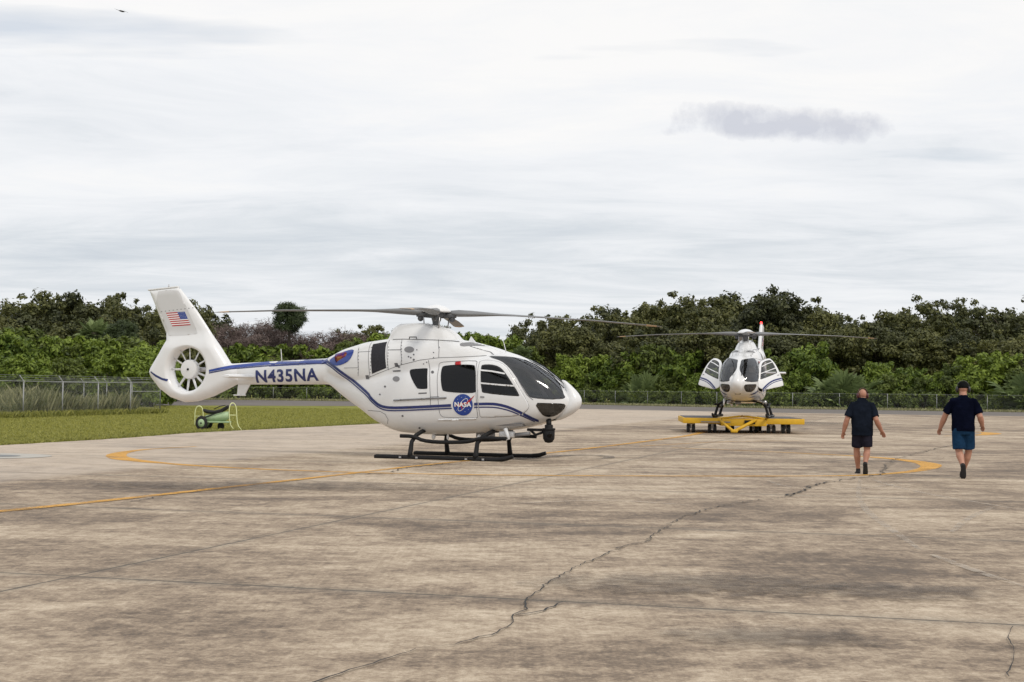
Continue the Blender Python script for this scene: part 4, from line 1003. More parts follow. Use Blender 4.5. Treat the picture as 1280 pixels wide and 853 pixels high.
# drain at the left
dm = mat('damp_drain', (.02, .025, .02), .3); o = sheet('drain', [(G(28, 572)[0]+math.cos(a)*.85-.9, G(28, 572)[1]+math.sin(a)*.5) for a in np.linspace(0, 6.28, 22)[:-1]], .032, dm)
pm = mat('drain_surround_concrete', (.42, .40, .36), .85); sheet('drain_surround', [(G(28, 572)[0]+math.cos(a)*1.6-1.0, G(28, 572)[1]+math.sin(a)*1.3) for a in np.linspace(0, 6.28, 26)[:-1]], .027, pm)

# painted yellow lines, worn
m = mat('worn_yellow_paint', (.62, .32, .04), .7, spec=.3); t = NT(m); p = t.pos()
f = t.math('ADD', t.math('MULTIPLY', t.noise(t.pos((.6, 1.2, 1)), 1.1, 6, .7), .6), t.math('MULTIPLY', t.noise(p, 26, 4, .7), .4))
t.l(t.mix(t.ramp(t.noise(p, 3, 4), [(.3, 0), (.7, 1)]), (.66, .33, .045, 1), (.55, .30, .06, 1)), t.b.inputs['Base Color'])
tr = t.new('ShaderNodeBsdfTransparent'); mx = t.new('ShaderNodeMixShader'); out = [n for n in t.n if n.type == 'OUTPUT_MATERIAL'][0]
t.l(t.ramp(f, [(.44, .0), (.60, .85)]), mx.inputs[0]); t.l(t.b.outputs[0], mx.inputs[1]); t.l(tr.outputs[0], mx.inputs[2]); t.l(mx.outputs[0], out.inputs[0]); M['paint'] = m
m = M['paint'].copy(); m.name = 'fresh_yellow_paint'; M['paint2'] = m
for n in m.node_tree.nodes:
    if n.type == 'VALTORGB' and abs(n.color_ramp.elements[0].position-.44) < .001: n.color_ramp.elements[0].position = .48; n.color_ramp.elements[1].position = .64
def strip(name, P, w, z, m, kind='structure', jag=0, smooth_it=2):
    P = chaikin(P, smooth_it, False) if smooth_it else P
    ws = w if isinstance(w, list) else None
    n = len(P); V = []
    for i in range(n):
        a, b = Vector(P[max(i-1, 0)]), Vector(P[min(i+1, n-1)]); d = (b-a).normalized(); nn_ = Vector((-d.y, d.x))
        wi = (np.interp(i/(n-1), np.linspace(0, 1, len(ws)), ws) if ws else w)*(1+random.uniform(-jag, jag))
        V += [(P[i][0]+nn_.x*wi/2, P[i][1]+nn_.y*wi/2, z), (P[i][0]-nn_.x*wi/2, P[i][1]-nn_.y*wi/2, z)]
    o = obj(name, (V, [(2*i, 2*i+1, 2*i+3, 2*i+2) for i in range(n-1)]), m, smooth=False)
    return tag(o, kind=kind)
ZP = .025
nearhalf = [G(x, y) for x, y in ((245, 559.5), (180, 563), (152, 567), (143, 571), (152, 575), (175, 578), (230, 583), (320, 588), (400, 591), (500, 593.8), (640, 596), (800, 596.8), (1000, 597), (1080, 596), (1130, 592.5), (1158, 588), (1166, 583.5), (1154, 579.5), (1115, 574.5), (1060, 570.8), (1000, 567.8), (930, 564.5), (840, 560.8))]
strip('painted_circle', nearhalf, [.12, .2, .42, .5, .3, .19, .18, .18, .19, .2, .3, .5, .38, .2, .12, .1], ZP, M['paint2'])
strip('painted_line', [G(*q) for q in ((-120, 652), (0, 642), (90, 633), (200, 621), (300, 609.5), (400, 598.5), (520, 584), (590, 577), (690, 567.5), (760, 559), (830, 550), (862, 545.5), (880, 541))], [.24, .22, .19, .17, .19, .26, .3], ZP+.004, M['paint'])
strip('painted_line', [G(*q) for q in ((1180, 546), (1215, 545.5), (1238, 544), (1240, 542), (1215, 540.5), (1180, 541))], [.15, .3, .8, .3, .15], ZP, M['paint2'])
strip('painted_line', [G(*q) for q in ((800, 559), (900, 553), (1000, 552))], .1, ZP, M['paint'])
# cracks and sealed joints
cm = mat('crack_sealant', (.018, .017, .016), .8)
def crack(P, w, seed, jit):
    r_ = random.Random(seed); Q = []
    for a, b in zip(P[:-1], P[1:]):
        a, b = Vector(G(*a)), Vector(G(*b)); L = (b-a).length; n = max(2, int(L/.10)); nn_ = Vector((-(b-a).y, (b-a).x)).normalized()
        for i in range(n): q = a.lerp(b, i/n)+nn_*r_.gauss(0, jit); Q.append((q.x, q.y))
    Q.append(tuple(G(*P[-1]))); ws = [w*r_.uniform(.35, 1.5) for _ in range(len(Q)//3+2)]
    random.seed(seed); return strip('crack', Q, ws, ZP+.008, cm, jag=.12, smooth_it=0)
cr = [(380, 868), (410, 853), (450, 840), (500, 825), (520, 817), (565, 812), (615, 800), (640, 787), (643, 774), (657, 767), (658, 755), (690, 730), (720, 713), (765, 692), (780, 686), (810, 680), (813, 674), (850, 650), (875, 642), (920, 631), (990, 622), (1008, 612), (1025, 607)]
crack(cr[:13], .012, 1, .012); crack(cr[12:19], .013, 2, .02); crack(cr[18:], .016, 3, .03)
crack([(985, 622.5), (1003, 616), (1008, 611.5), (1027, 606)], .035, 9, .05)
crack([(1025, 607), (1065, 600), (1100, 595), (1108, 585), (1115, 577), (1170, 562), (1205, 555)], .028, 4, .06)
crack([(643, 774), (670, 771), (690, 763), (707, 757)], .014, 5, .01)
crack([(0, 640), (130, 637), (190, 640)], .02, 6, .01); crack([(440, 596), (490, 592), (500, 588), (560, 581)], .03, 7, .03)
crack([(1262, 853), (1268, 830), (1262, 800), (1266, 789)], .006, 8, .008)
crack([(150, 632), (210, 622)], .02, 10, .02); crack([(1150, 575), (1180, 574)], .03, 11, .04)
# dark uneven arc on the concrete near the nose of the parked helicopter
am = mat('dark_arc_mark', (.07, .066, .064), .8); t = NT(am); tr = t.new('ShaderNodeBsdfTransparent'); mx = t.new('ShaderNodeMixShader'); out = [n for n in t.n if n.type == 'OUTPUT_MATERIAL'][0]
t.l(t.ramp(t.noise(t.pos(), 3, 5, .7), [(.4, .35), (.65, .9)]), mx.inputs[0]); t.l(t.b.outputs[0], mx.inputs[1]); t.l(tr.outputs[0], mx.inputs[2]); t.l(mx.outputs[0], out.inputs[0])
strip('ground_mark', [G(*q) for q in ((640, 576), (700, 571.5), (735, 570.5), (760, 572), (763, 574.5), (740, 576))], [.5, .4, .3, .25, .1], ZP+.012, am)

sm_ = mat('pale_tyre_scuff', (.5, .44, .37), .9); t = NT(sm_); tr = t.new('ShaderNodeBsdfTransparent'); mx = t.new('ShaderNodeMixShader'); out = [n for n in t.n if n.type == 'OUTPUT_MATERIAL'][0]
t.l(t.ramp(t.noise(t.pos(), 5, 5, .7), [(.4, .5), (.62, 1)]), mx.inputs[0]); t.l(t.b.outputs[0], mx.inputs[1]); t.l(tr.outputs[0], mx.inputs[2]); t.l(mx.outputs[0], out.inputs[0])
for k, P_ in enumerate((((1075, 601), (1072, 622), (1082, 640), (1100, 655), (1125, 672), (1150, 690)), ((1090, 601), (1110, 608), (1170, 622), (1280, 640)), ((1190, 668), (1210, 650), (1240, 637)), ((960, 603), (985, 612), (1060, 615), (1130, 606)), ((640, 632), (760, 627), (860, 634)), ((1165, 697), (1215, 716), (1280, 738)))):
    strip('ground_mark', [G(*q) for q in P_], [.05, .10, .10, .05], ZP+.0+.0008*k, sm_)
# darker oil and water stains with soft ragged edges
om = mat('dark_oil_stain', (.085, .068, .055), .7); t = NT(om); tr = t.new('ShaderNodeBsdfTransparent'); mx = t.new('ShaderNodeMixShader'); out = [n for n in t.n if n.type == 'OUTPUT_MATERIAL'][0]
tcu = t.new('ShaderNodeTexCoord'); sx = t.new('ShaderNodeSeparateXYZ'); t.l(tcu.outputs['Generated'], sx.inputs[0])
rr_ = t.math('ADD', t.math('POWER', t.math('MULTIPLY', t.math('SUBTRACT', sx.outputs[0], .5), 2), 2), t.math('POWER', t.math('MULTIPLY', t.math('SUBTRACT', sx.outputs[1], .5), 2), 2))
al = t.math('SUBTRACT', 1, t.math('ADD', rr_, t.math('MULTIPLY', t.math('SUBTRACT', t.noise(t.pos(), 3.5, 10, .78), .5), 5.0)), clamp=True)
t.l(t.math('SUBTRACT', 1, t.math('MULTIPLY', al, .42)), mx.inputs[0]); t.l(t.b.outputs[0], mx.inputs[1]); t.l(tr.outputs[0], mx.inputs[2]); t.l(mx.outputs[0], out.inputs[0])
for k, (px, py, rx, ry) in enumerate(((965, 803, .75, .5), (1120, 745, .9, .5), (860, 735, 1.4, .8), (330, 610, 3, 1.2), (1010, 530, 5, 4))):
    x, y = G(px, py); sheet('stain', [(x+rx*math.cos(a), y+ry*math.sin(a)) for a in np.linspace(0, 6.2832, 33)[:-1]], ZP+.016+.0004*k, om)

# ================================================================== VEGETATION
def leaf_mesh(name, centres, normals_out, size, per, spread, flat=.75, aspect=1.7, seed=0):
    """leaves scattered around clump centres: centres (n,4) with radius"""
    g = np.random.default_rng(seed); Vs = []; rnd = []
    for (x, y, z, r) in centres:
        n = int(per*r*r)+6; d = g.normal(size=(n, 3)); d /= np.linalg.norm(d, axis=1)[:, None]
        rad = r*(.35+.85*g.random(n)**.75)*(1+.35*np.sin(d[:, 0]*5+x*3)*np.cos(d[:, 2]*4+y*2))
        p = d*rad[:, None]*[1, 1, flat]+[x, y, z]
        nn_ = d+g.normal(0, .55, (n, 3)); nn_[:, 2] += .45; nn_ /= np.linalg.norm(nn_, axis=1)[:, None]
        a = np.cross(nn_, g.normal(size=(n, 3))); a /= np.linalg.norm(a, axis=1)[:, None]; b = np.cross(nn_, a)
        s = size*(.6+.8*g.random(n)); L = a*(s*aspect/2)[:, None]; Wd = b*(s/2)[:, None]
        q = np.stack([p-L, p-Wd*.9+L*.1, p+L, p+Wd*.9+L*.1], 1); Vs.append(q); rnd.append(g.random(n)*.8+g.random()*.35)
    V = np.concatenate(Vs).reshape(-1, 3); rn_ = np.concatenate(rnd); n = len(V)//4
    me = bpy.data.meshes.new(name); me.vertices.add(len(V)); me.vertices.foreach_set('co', V.astype('f').ravel())
    me.loops.add(n*4); me.loops.foreach_set('vertex_index', np.arange(n*4, dtype='i')); me.polygons.add(n); me.polygons.foreach_set('loop_start', np.arange(0, n*4, 4, dtype='i'))
    me.update(); at2 = me.attributes.new('leafrand', 'FLOAT', 'FACE'); at2.data.foreach_set('value', rn_.astype('f')); me.validate(); return me
def oak_crown(seed, W=9, Hh=6.5, n=46, low=.15, size=.30, per=170, rmin=.6, rmax=1.25):
    g = np.random.default_rng(seed); cs = []
    lobes = [(g.uniform(-.55, .55)*W*.5, g.uniform(-.55, .55)*W*.5, g.uniform(.35, .82)*Hh, g.uniform(.38, .62)) for _ in range(6)]
    for i in range(n):
        lx, ly, lz, ls = lobes[i % 6]; d = g.normal(size=3); d /= np.linalg.norm(d); k = g.uniform(.7, 1.05)
        cs.append((lx+d[0]*W*.5*ls*k, ly+d[1]*W*.5*ls*k, max(lz+d[2]*Hh*.42*ls*k, low*Hh), g.uniform(rmin, rmax)))
    for i in range(n//2):   # stray sprigs that break the outline
        lx, ly, lz, ls = lobes[i % 6]; d = g.normal(size=3); d[2] = abs(d[2]); d /= np.linalg.norm(d)
        cs.append((lx+d[0]*W*.5*ls*g.uniform(1.05, 1.35), ly+d[1]*W*.5*ls*1.2, lz+d[2]*Hh*.42*ls*g.uniform(1.05, 1.35), g.uniform(.2, .45)))
    return cs, lobes
def trunk_mb(lobes, Hh, r0=.28, seed=0):
    g = np.random.default_rng(seed); m_ = MB(); fz = Hh*.22
    m_.tube([(0, 0, -.1), (.08, .05, fz*.5), (.1, 0, fz), (.05, .05, fz*1.6)], [r0*1.4, r0, r0*.9, r0*.6], 9)
    for lx, ly, lz, ls in lobes:
        m_.tube([(.08, 0, fz*.8), (lx*.35, ly*.35, fz+(lz-fz)*.45), (lx*.8, ly*.8, lz*.9), (lx, ly, lz+.3)], [r0*.55, r0*.4, r0*.24, r0*.08], 6)
        for _ in range(3):
            d = g.normal(size=3); d /= np.linalg.norm(d); m_.tube([(lx*.7, ly*.7, lz*.82), (lx+d[0]*.9, ly+d[1]*.9, lz+abs(d[2])*.7), (lx+d[0]*1.3, ly+d[1]*1.3, lz+abs(d[2])*.9)], [r0*.2, r0*.12, .02], 5)
    return m_
OAK = []
for i in range(5):
    cs, lb = oak_crown(10+i, W=9.5, Hh=8, n=90, rmin=.4, rmax=1.0); OAK.append((leaf_mesh('crown', cs, None, .19, 430, 0, seed=i), trunk_mb(lb, 8, seed=i).build('trunk', None)))
SPA = []
for i in range(2):       # looser crowns with sky showing through
    cs, lb = oak_crown(40+i, W=7.5, Hh=8, n=70, rmin=.3, rmax=.65); SPA.append((leaf_mesh('crown', cs, None, .17, 420, 0, seed=20+i), trunk_mb(lb, 8, seed=5+i).build('trunk', None)))
SHR = []
for i in range(4):
    g = np.random.default_rng(60+i); cs = []
    for j in range(48):
        a = g.uniform(0, 6.28); rr = 2.1*math.sqrt(g.random()); cs.append((math.cos(a)*rr, math.sin(a)*rr*.8, .45+g.random()**.7*(3.2-.28*rr*rr), g.uniform(.28, .62)))
    for j in range(14): a = g.uniform(0, 6.28); cs.append((math.cos(a)*1.2, math.sin(a), 3.2+g.random()*.7, .22))
    SHR.append(leaf_mesh('foliage', cs, None, .15, 900, 0, seed=70+i, aspect=2.0))
def stem_mesh():
    m_ = MB(); g = np.random.default_rng(3)
    for i in range(6): a = g.uniform(0, 6.28); m_.tube([(0, 0, -.05), (math.cos(a)*.4, math.sin(a)*.4, 1.2), (math.cos(a)*1.1, math.sin(a)*1.0, 2.6)], [.08, .05, .02], 5)
    return m_
STEM = stem_mesh().build('stem', M['bark'])
for _, tk in OAK+SPA: tk.data.materials.append(M['bark'])
def twig_mesh(seed):
    g = np.random.default_rng(seed); m_ = MB()
    def br(p, d, L, r, lev):
        q = p+d*L; 
        m_.tube([p, p.lerp(q, .5)+Vector(g.normal(0, .05*L, 3)), q], [r, r*.8, r*.5], 3 if lev < 3 else 4, cap=False)
        if lev > 0:
            for _ in range(3 if lev > 1 else 4):
                d2 = (d+Vector(g.normal(0, .45, 3))).normalized(); d2.z = abs(d2.z)*.8+.15; br(p.lerp(q, g.uniform(.5, 1)), d2.normalized(), L*g.uniform(.6, .85), r*.6, lev-1)
    for i in range(9):
        a = g.uniform(0, 6.28); br(Vector((math.cos(a)*g.uniform(0, 1.6), math.sin(a)*1.2, 0)), Vector((g.normal(0, .3), g.normal(0, .3), 1)).normalized(), g.uniform(1.0, 1.9), .045, 4)
    return m_
TWIG = [twig_mesh(80+i).build('branches', M['twig']) for i in range(2)]
TWL = []
for i in range(2):
    g = np.random.default_rng(90+i); cs = []
    for j in range(60):
        a = g.uniform(0, 6.28); rr = 2.0*math.sqrt(g.random()); cs.append((math.cos(a)*rr, math.sin(a)*rr, .6+g.random()**.8*(4.2-.5*rr*rr), g.uniform(.3, .7)))
    TWL.append(leaf_mesh('twigs', cs, None, .035, 520, 0, seed=95+i, aspect=14))
def frond_mesh(name, n, L, seed, up=.3, droop=1.0, leaf=16):
    """fan palm head: each frond is a stalk with a fan of narrow folded leaflets"""
    g = np.random.default_rng(seed); V = []; Fc = []; rn_ = []
    for i in range(n):
        a = g.uniform(0, 2*math.pi); el = math.asin(np.clip(g.uniform(-1+up, 1), -1, 1))*.98; d = Vector((math.cos(a)*math.cos(el), math.sin(a)*math.cos(el), math.sin(el)))
        st = L*g.uniform(.25, .62); base = d*st; side = d.cross(Vector((0, 0, 1))); side = side.normalized() if side.length > .1 else Vector((1, 0, 0)); upv = side.cross(d); rv = g.random(); Lf = L*g.uniform(.78, 1.12)
        roll = g.uniform(-.6, .6); s2_ = side*math.cos(roll)+upv*math.sin(roll); u2 = d.cross(s2_)
        k = len(V); V += [Vector((0, 0, 0))-s2_*.02, Vector((0, 0, 0))+s2_*.02, base]; Fc.append((k, k+1, k+2)); rn_.append(.8)
        for j in range(leaf):
            ph = (j/(leaf-1)-.5)*3.6; dl_ = (d*math.cos(ph)+s2_*math.sin(ph)).normalized(); ll = Lf*.46*(1-.55*abs(ph)/1.8)*g.uniform(.85, 1.1)
            mid = base+dl_*ll*.6; tip = base+dl_*ll+Vector((0, 0, -droop*ll*.35)); w = dl_.cross(u2).normalized()*.075*L/2
            k = len(V); V += [base, mid+w, tip, mid-w]; Fc.append((k, k+1, k+2, k+3)); rn_.append(rv*.6+g.random()*.4)
    me = bpy.data.meshes.new(name); me.from_pydata([tuple(v) for v in V], [], Fc); me.update()
    a_ = me.attributes.new('leafrand', 'FLOAT', 'FACE'); a_.data.foreach_set('value', np.array(rn_, 'f')); return me
PALMH = [frond_mesh('fronds', 190, 2.05, 3, up=.24, droop=.12, leaf=16), frond_mesh('fronds', 120, 2.0, 2, up=.1, droop=.4, leaf=14)]
PMET = [frond_mesh('fronds', 75, 2.3, 5, up=.95, droop=.5, leaf=14), frond_mesh('fronds', 70, 2.1, 6, up=.9, droop=.5, leaf=14)]
def hor(x): return 486.84+.0105*(x-640)
def fenceD(px):
    P_ = [(640+q[0]/q[1]*F, q[1]) for q in fence_line]; return float(np.interp(px, [a for a, b in P_], [b for a, b in P_]))
def place(kind, name, px, ytop, D, base_h, m_crown, label, cat, group, wscale=1.0, rz=None, crown=None, trunk=None, z0=0.0, cname='crown', tname='trunk'):
    if name == 'oak_tree':
        co_ = np.empty(len(crown.vertices)*3, 'f'); crown.vertices.foreach_get('co', co_); base_h = float(np.percentile(co_[2::3], 99.4))*(1.06 if px > 690 else 1.0)
    X = (px-640)/F*D; top = CZ+(hor(px)-ytop)/F*D; s = top/base_h
    r = empty(name, (X, D, z0), random.uniform(0, 6.28) if rz is None else rz); r.scale = (s*wscale, s*wscale, s)
    c = bpy.data.objects.new(cname, crown); C.objects.link(c); c.parent = r
    if not crown.materials: crown.materials.append(m_crown)
    if crown.materials[0] != m_crown:
        c.material_slots[0].link = 'OBJECT'; c.material_slots[0].material = m_crown
    if trunk is not None: tk = bpy.data.objects.new(tname, trunk.data); C.objects.link(tk); tk.parent = r
    return tag(r, label, cat, group)
random.seed(11)
skyline = [(-60, 372), (-20, 376), (22, 372), (60, 368), (98, 376), (132, 378), (168, 374), (196, 379), (232, 392), (258, 389), (440, 412), (478, 408), (512, 412), (574, 412), (612, 421), (668, 399), (706, 388), (742, 378), (776, 383), (806, 374), (842, 370), (876, 371), (905, 367), (935, 362), (974, 360), (1002, 378), (1040, 388), (1078, 391), (1110, 388), (1142, 369), (1178, 367), (1212, 374), (1246, 381), (1280, 370), (1320, 374)]
OL = 'dark green live oak in the tree line behind the fence'
def oaklabel(px, y): 
    side = 'left of the tail fin' if px < 205 else 'between the tail fin and the mast' if px < 530 else 'between the two helicopters' if px < 860 else 'behind the distant helicopter' if px < 1010 else 'behind the two walking people' if px < 1230 else 'at the right edge'
    return 'dark green live oak in the tree line, '+side
for i, (px, y) in enumerate(skyline):
    D = fenceD(px)+random.uniform(28, 44) if px > 200 else random.uniform(150, 168)
    sp_o = px in (258, 668, 706, 1142, 1280, 1178, 1212)
    cr_, tk_ = (SPA[i % 2] if sp_o else OAK[i % 5])
    place('oak', 'oak_tree', px+random.uniform(-4, 4), y+random.uniform(0, 3), D, 8.0, M['oakdark' if i % 3 == 0 else 'oak'], oaklabel(px, y), 'tree', 'oaks along the far tree line', wscale=random.uniform(.82, 1.0), crown=cr_, trunk=tk_)
# second, lower row closing the wood
for i, px in enumerate(list(range(-50, 250, 42))+list(range(440, 540, 45))+list(range(600, 1330, 38))):
    D = fenceD(px)+random.uniform(15, 22) if px > 200 else random.uniform(140, 148)
    if px < 205: y = random.uniform(398, 408)
    elif px < 640: y = random.uniform(420, 428)
    else: y = random.uniform(398, 420) if px > 700 else 425
    cr_, tk_ = OAK[(i*3+1) % 5]
    place('oak', 'oak_tree', px, y, D, 8.0, M['oak' if i % 3 else 'oakdark'], oaklabel(px, y).replace('in the tree line', 'lower in the tree line'), 'tree', 'lower oaks of the far tree line', wscale=random.uniform(.95, 1.15), crown=cr_, trunk=tk_)
# the far backing wood so that no ground horizon shows between trunks
g = np.random.default_rng(99); cs = []
for i in range(900):
    x = g.uniform(-110, 130); y = fenceD(640+x/200*F)+46+g.uniform(0, 12); px = 640+x/y*F
    hmax = np.interp(px, [-100, 190, 240, 480, 640, 740, 1300], [9.5, 9.0, 7.2, 6.8, 8.0, 10.0, 10.0]); cs.append((x, y, g.uniform(.5, hmax-1.2), g.uniform(1.2, 2.2)))
o = obj('distant_wood', leaf_mesh('wood', cs, None, .55, 22, 0, seed=5), M['oakdark'], smooth=False); tag(o, 'dense dark far wood closing the gaps behind the oaks', 'woodland', kind='stuff')
# bare shrubs between fin and mast
for i, (px, y) in enumerate([(262, 398), (280, 401), (300, 398), (318, 396), (336, 394), (352, 400), (392, 408), (410, 408), (430, 410), (450, 412), (290, 410), (330, 412), (372, 414), (400, 420), (425, 422)]):
    tw = TWIG[i % 2]; D = fenceD(px)+random.uniform(12, 24)
    place('tw', 'bare_shrub', px, y, D, 5.2, M['twig'], 'leafless purple-brown shrub '+('left of the tall palm' if px < 360 else 'right of the tall palm')+' behind the tail boom', 'shrub', 'bare shrubs around the tall palm', wscale=1.1, crown=TWL[i % 2], trunk=tw, cname='twigs', tname='branches')
# shrubs in front of the trees
BR = [(-20, 414, 118), (14, 412, 120), (44, 424, 116), (-8, 440, 110), (72, 430, 118), (100, 424, 120), (128, 428, 118), (158, 424, 120), (186, 428, 117), (30, 448, 108), (88, 450, 106), (140, 446, 107), (190, 448, 106), (212, 452, 110),
      (238, 446, 150), (262, 440, 155), (286, 436, 156), (310, 432, 155), (336, 434, 156), (360, 437, 156), (386, 434, 154), (412, 438, 156), (440, 430, 160), (466, 425, 162), (490, 420, 165), (520, 424, 165),
      (590, 420, 160), (625, 424, 158), (652, 436, 150), (712, 445, 150), (690, 462, 148), (742, 470, 146), (772, 452, 150), (796, 440, 152), (826, 434, 154), (858, 440, 152), (888, 462, 148), (836, 472, 142), (868, 476, 142), (900, 470, 143), (790, 474, 144), (750, 446, 156),
      (940, 440, 160), (985, 448, 150), (1012, 430, 154), (1000, 468, 140), (1120, 470, 136), (1140, 462, 140), (1168, 466, 138), (1195, 456, 139), (1222, 448, 142), (1250, 444, 142), (1278, 456, 138), (1302, 450, 140), (1100, 455, 146), (1155, 474, 133), (960, 470, 141), (1215, 470, 133)]
def shlabel(px, y):
    w = 'behind the chain-link fence at the left' if px < 205 else 'seen above the tail boom' if px < 500 else 'beyond the rotor mast' if px < 655 else 'right of the nose of the parked helicopter' if px < 765 else 'left of the distant helicopter' if px < 925 else 'right of the distant helicopter' if px < 1060 else 'behind the two walking people' if px < 1235 else 'at the right edge of the tree line'
    return ('taller ' if y < 445 else 'low ')+'bright green leafy shrub '+w
for i, (px, y, D) in enumerate(BR):
    br = (i % 3 != 1) or px in (712, 796, 1222)
    if px > 205: D = fenceD(px)+3.2+(D-132)*.33
    place('sh', 'leafy_shrub', px, y, D, 3.85, M['shrub' if br else 'shrub2'], shlabel(px, y).replace('bright' if not br else 'zz', 'mid' if not br else 'zz'), 'shrub', 'leafy shrubs in front of the oaks', wscale=random.uniform(.85, 1.15), crown=SHR[i % 4], trunk=STEM, cname='foliage', tname='stem')
# palms
g = np.random.default_rng(33); cs = []
for i in range(64):
    d = g.normal(size=3); d /= np.linalg.norm(d)
    if d[2] < -.72: d[2] *= -1
    k_ = g.uniform(.55, 1.0); cs.append((d[0]*1.42*k_, d[1]*1.42*k_, d[2]*1.35*k_, g.uniform(.32, .52)))
BALL = leaf_mesh('fronds', cs, None, .065, 560, 0, seed=34, aspect=9)
PALMH[0] = BALL
M['palmdark'] = leafmat('dark_palm_foliage', (.022, .036, .014), (.11, .15, .055)); BALL.materials.append(M['palmdark'])
def palm(px, ytop, D, label, headscale=1.0, k=0, h=0):
    D = D if px < 205 else fenceD(px)+(12 if px < 400 else 6); X = (px-640)/F*D; top = CZ+(hor(px)-ytop)/F*D; hz = top-2.0*headscale
    r = empty('palm_tree', (X, D, 0), random.uniform(0, 6))
    MB().tube([(0, 0, -.1), (.1, 0, hz*.3), (.05, .05, hz*.7), (0, 0, hz)], [.24, .19, .18, .2], 10).build('trunk', M['bark'], r)
    c = bpy.data.objects.new('fronds', PALMH[k]); C.objects.link(c); c.parent = r; c.location = (0, 0, hz); c.scale = (headscale,)*3
    if not PALMH[k].materials: PALMH[k].materials.append(M['palm'])
    MB().ball((0, 0, hz), (.35, .35, .5)).build('crown_base', M['bark'], r)
    return tag(r, label, 'palm tree')
palm(361.5, 372, 156, 'tall round-headed fan palm standing alone above the tail boom', 1.42, 0)
palm(118, 393, 132, 'fan palm with shaggy head among the oaks left of the tail fin', .95, 1)
palm(153, 394, 130, 'dark fan palm nearest the tail fin, above the bright shrubs', 1.0, 0)
palm(650, 428, 146, 'pale green fan palm just beyond the windscreen of the parked helicopter', .95, 1)
for i, (px, y, D, lb, ws) in enumerate([(1052, 452, 139, 'large fan palmetto clump left of the bald walking person', 1.15), (1082, 455, 137, 'fan palmetto clump right above the bald walking person', 1.1), (1030, 468, 137, 'low palmetto clump at the left end of the palmettos', .9), (1262, 452, 134, 'fan palmetto clump near the right edge, above the fence', 1.0), (1290, 450, 134, 'palmetto clump cut by the right edge', 1.1), (806, 446, 146, 'small palmetto poking from the shrubs left of the distant helicopter', .7)]):
    D = fenceD(px)+3.5+(i % 2); me_ = PMET[i % 2]; place('pm', 'palmetto', px, y, D, 2.35, M['palm'], lb, 'palm', 'palmetto clumps behind the fence', wscale=ws, crown=me_, cname='fronds')

# ------------------------------------------------------------------ fences
def link_mat(name, dens, cell=.06):
    m = mat(name, (.30, .31, .30), .5, metal=.4); t = NT(m); tc = t.new('ShaderNodeTexCoord'); sp = t.new('ShaderNodeSeparateXYZ'); t.l(tc.outputs['UV'], sp.inputs[0])
    a = t.math('ADD', sp.outputs[0], sp.outputs[1]); b = t.math('SUBTRACT', sp.outputs[0], sp.outputs[1])
    def ln(c): return t.math('LESS_THAN', t.math('ABSOLUTE', t.math('SUBTRACT', t.math('FRACT', t.math('DIVIDE', c, cell*1.41)), .5)), dens)
    f = t.math('MAXIMUM', ln(a), ln(b)); tr = t.new('ShaderNodeBsdfTransparent'); mx = t.new('ShaderNodeMixShader'); out = [n for n in t.n if n.type == 'OUTPUT_MATERIAL'][0]
    t.l(f, mx.inputs[0]); t.l(tr.outputs[0], mx.inputs[1]); t.l(t.b.outputs[0], mx.inputs[2]); t.l(mx.outputs[0], out.inputs[0]); return m
M['link'] = link_mat('chain_link_mesh', .028)
M['linkfar'] = link_mat('vine_grown_chain_link', .016)
def fence(name, line, hh, step, label, barb=False, inward=(0, 0)):
    r = empty(name, (line[0][0], line[0][1], 0)); O = Vector((line[0][0], line[0][1], 0)); tag(r, label, 'fence')
    V = []; UV = []; Fc = []; rail = []; d0 = 0; bw = [[], [], []]; npost = 0
    for a, b in zip(line[:-1], line[1:]):
        a, b = Vector((*a, 0)), Vector((*b, 0)); L = (b-a).length; n = max(1, round(L/step))
        k = len(V); V += [a-O, b-O, b-O+Vector((0, 0, hh)), a-O+Vector((0, 0, hh))]; UV += [(d0, 0), (d0+L, 0), (d0+L, hh), (d0, hh)]; Fc.append((k, k+1, k+2, k+3)); d0 += L
        for i in range(n+(1 if b == Vector((*line[-1], 0)) else 0)):
            p = a.lerp(b, i/n)-O; m_ = MB().tube([p+Vector((0, -.03, -.05)), p+Vector((0, -.03, hh+.03))], .032, 8)
            if barb: m_.tube([p+Vector((0, -.03, hh)), p+Vector((inward[0], inward[1]-.03, hh+.28))], .022, 6)
            m_.build('post', M['galv'], r)
            rail.append(p+Vector((0, -.03, hh)))
    if barb:
        for j in range(3):
            f_ = .3+.35*j; bm_ = MB().tube([q+Vector((inward[0]*f_, inward[1]*f_, .28*f_)) for q in rail], .006, 4); bm_.build('barbed_wire', M['galv'], r)
    MB().tube(rail, .02 if barb else .012, 6).build('top_rail', M['galv'], r)
    me = bpy.data.meshes.new('wire_mesh'); me.from_pydata([tuple(v) for v in V], [], Fc); uv = me.uv_layers.new(name='UVMap')
    for lp in me.loops: uv.data[lp.index].uv = UV[lp.vertex_index]
    obj('wire_mesh', me, M['link'] if barb else M['linkfar'], r, smooth=False); return r
fence('chain_link_fence', [(q[0], q[1]) for q in fence_line], 1.5, 4.4, 'long far chain-link fence overgrown with vines behind the road')
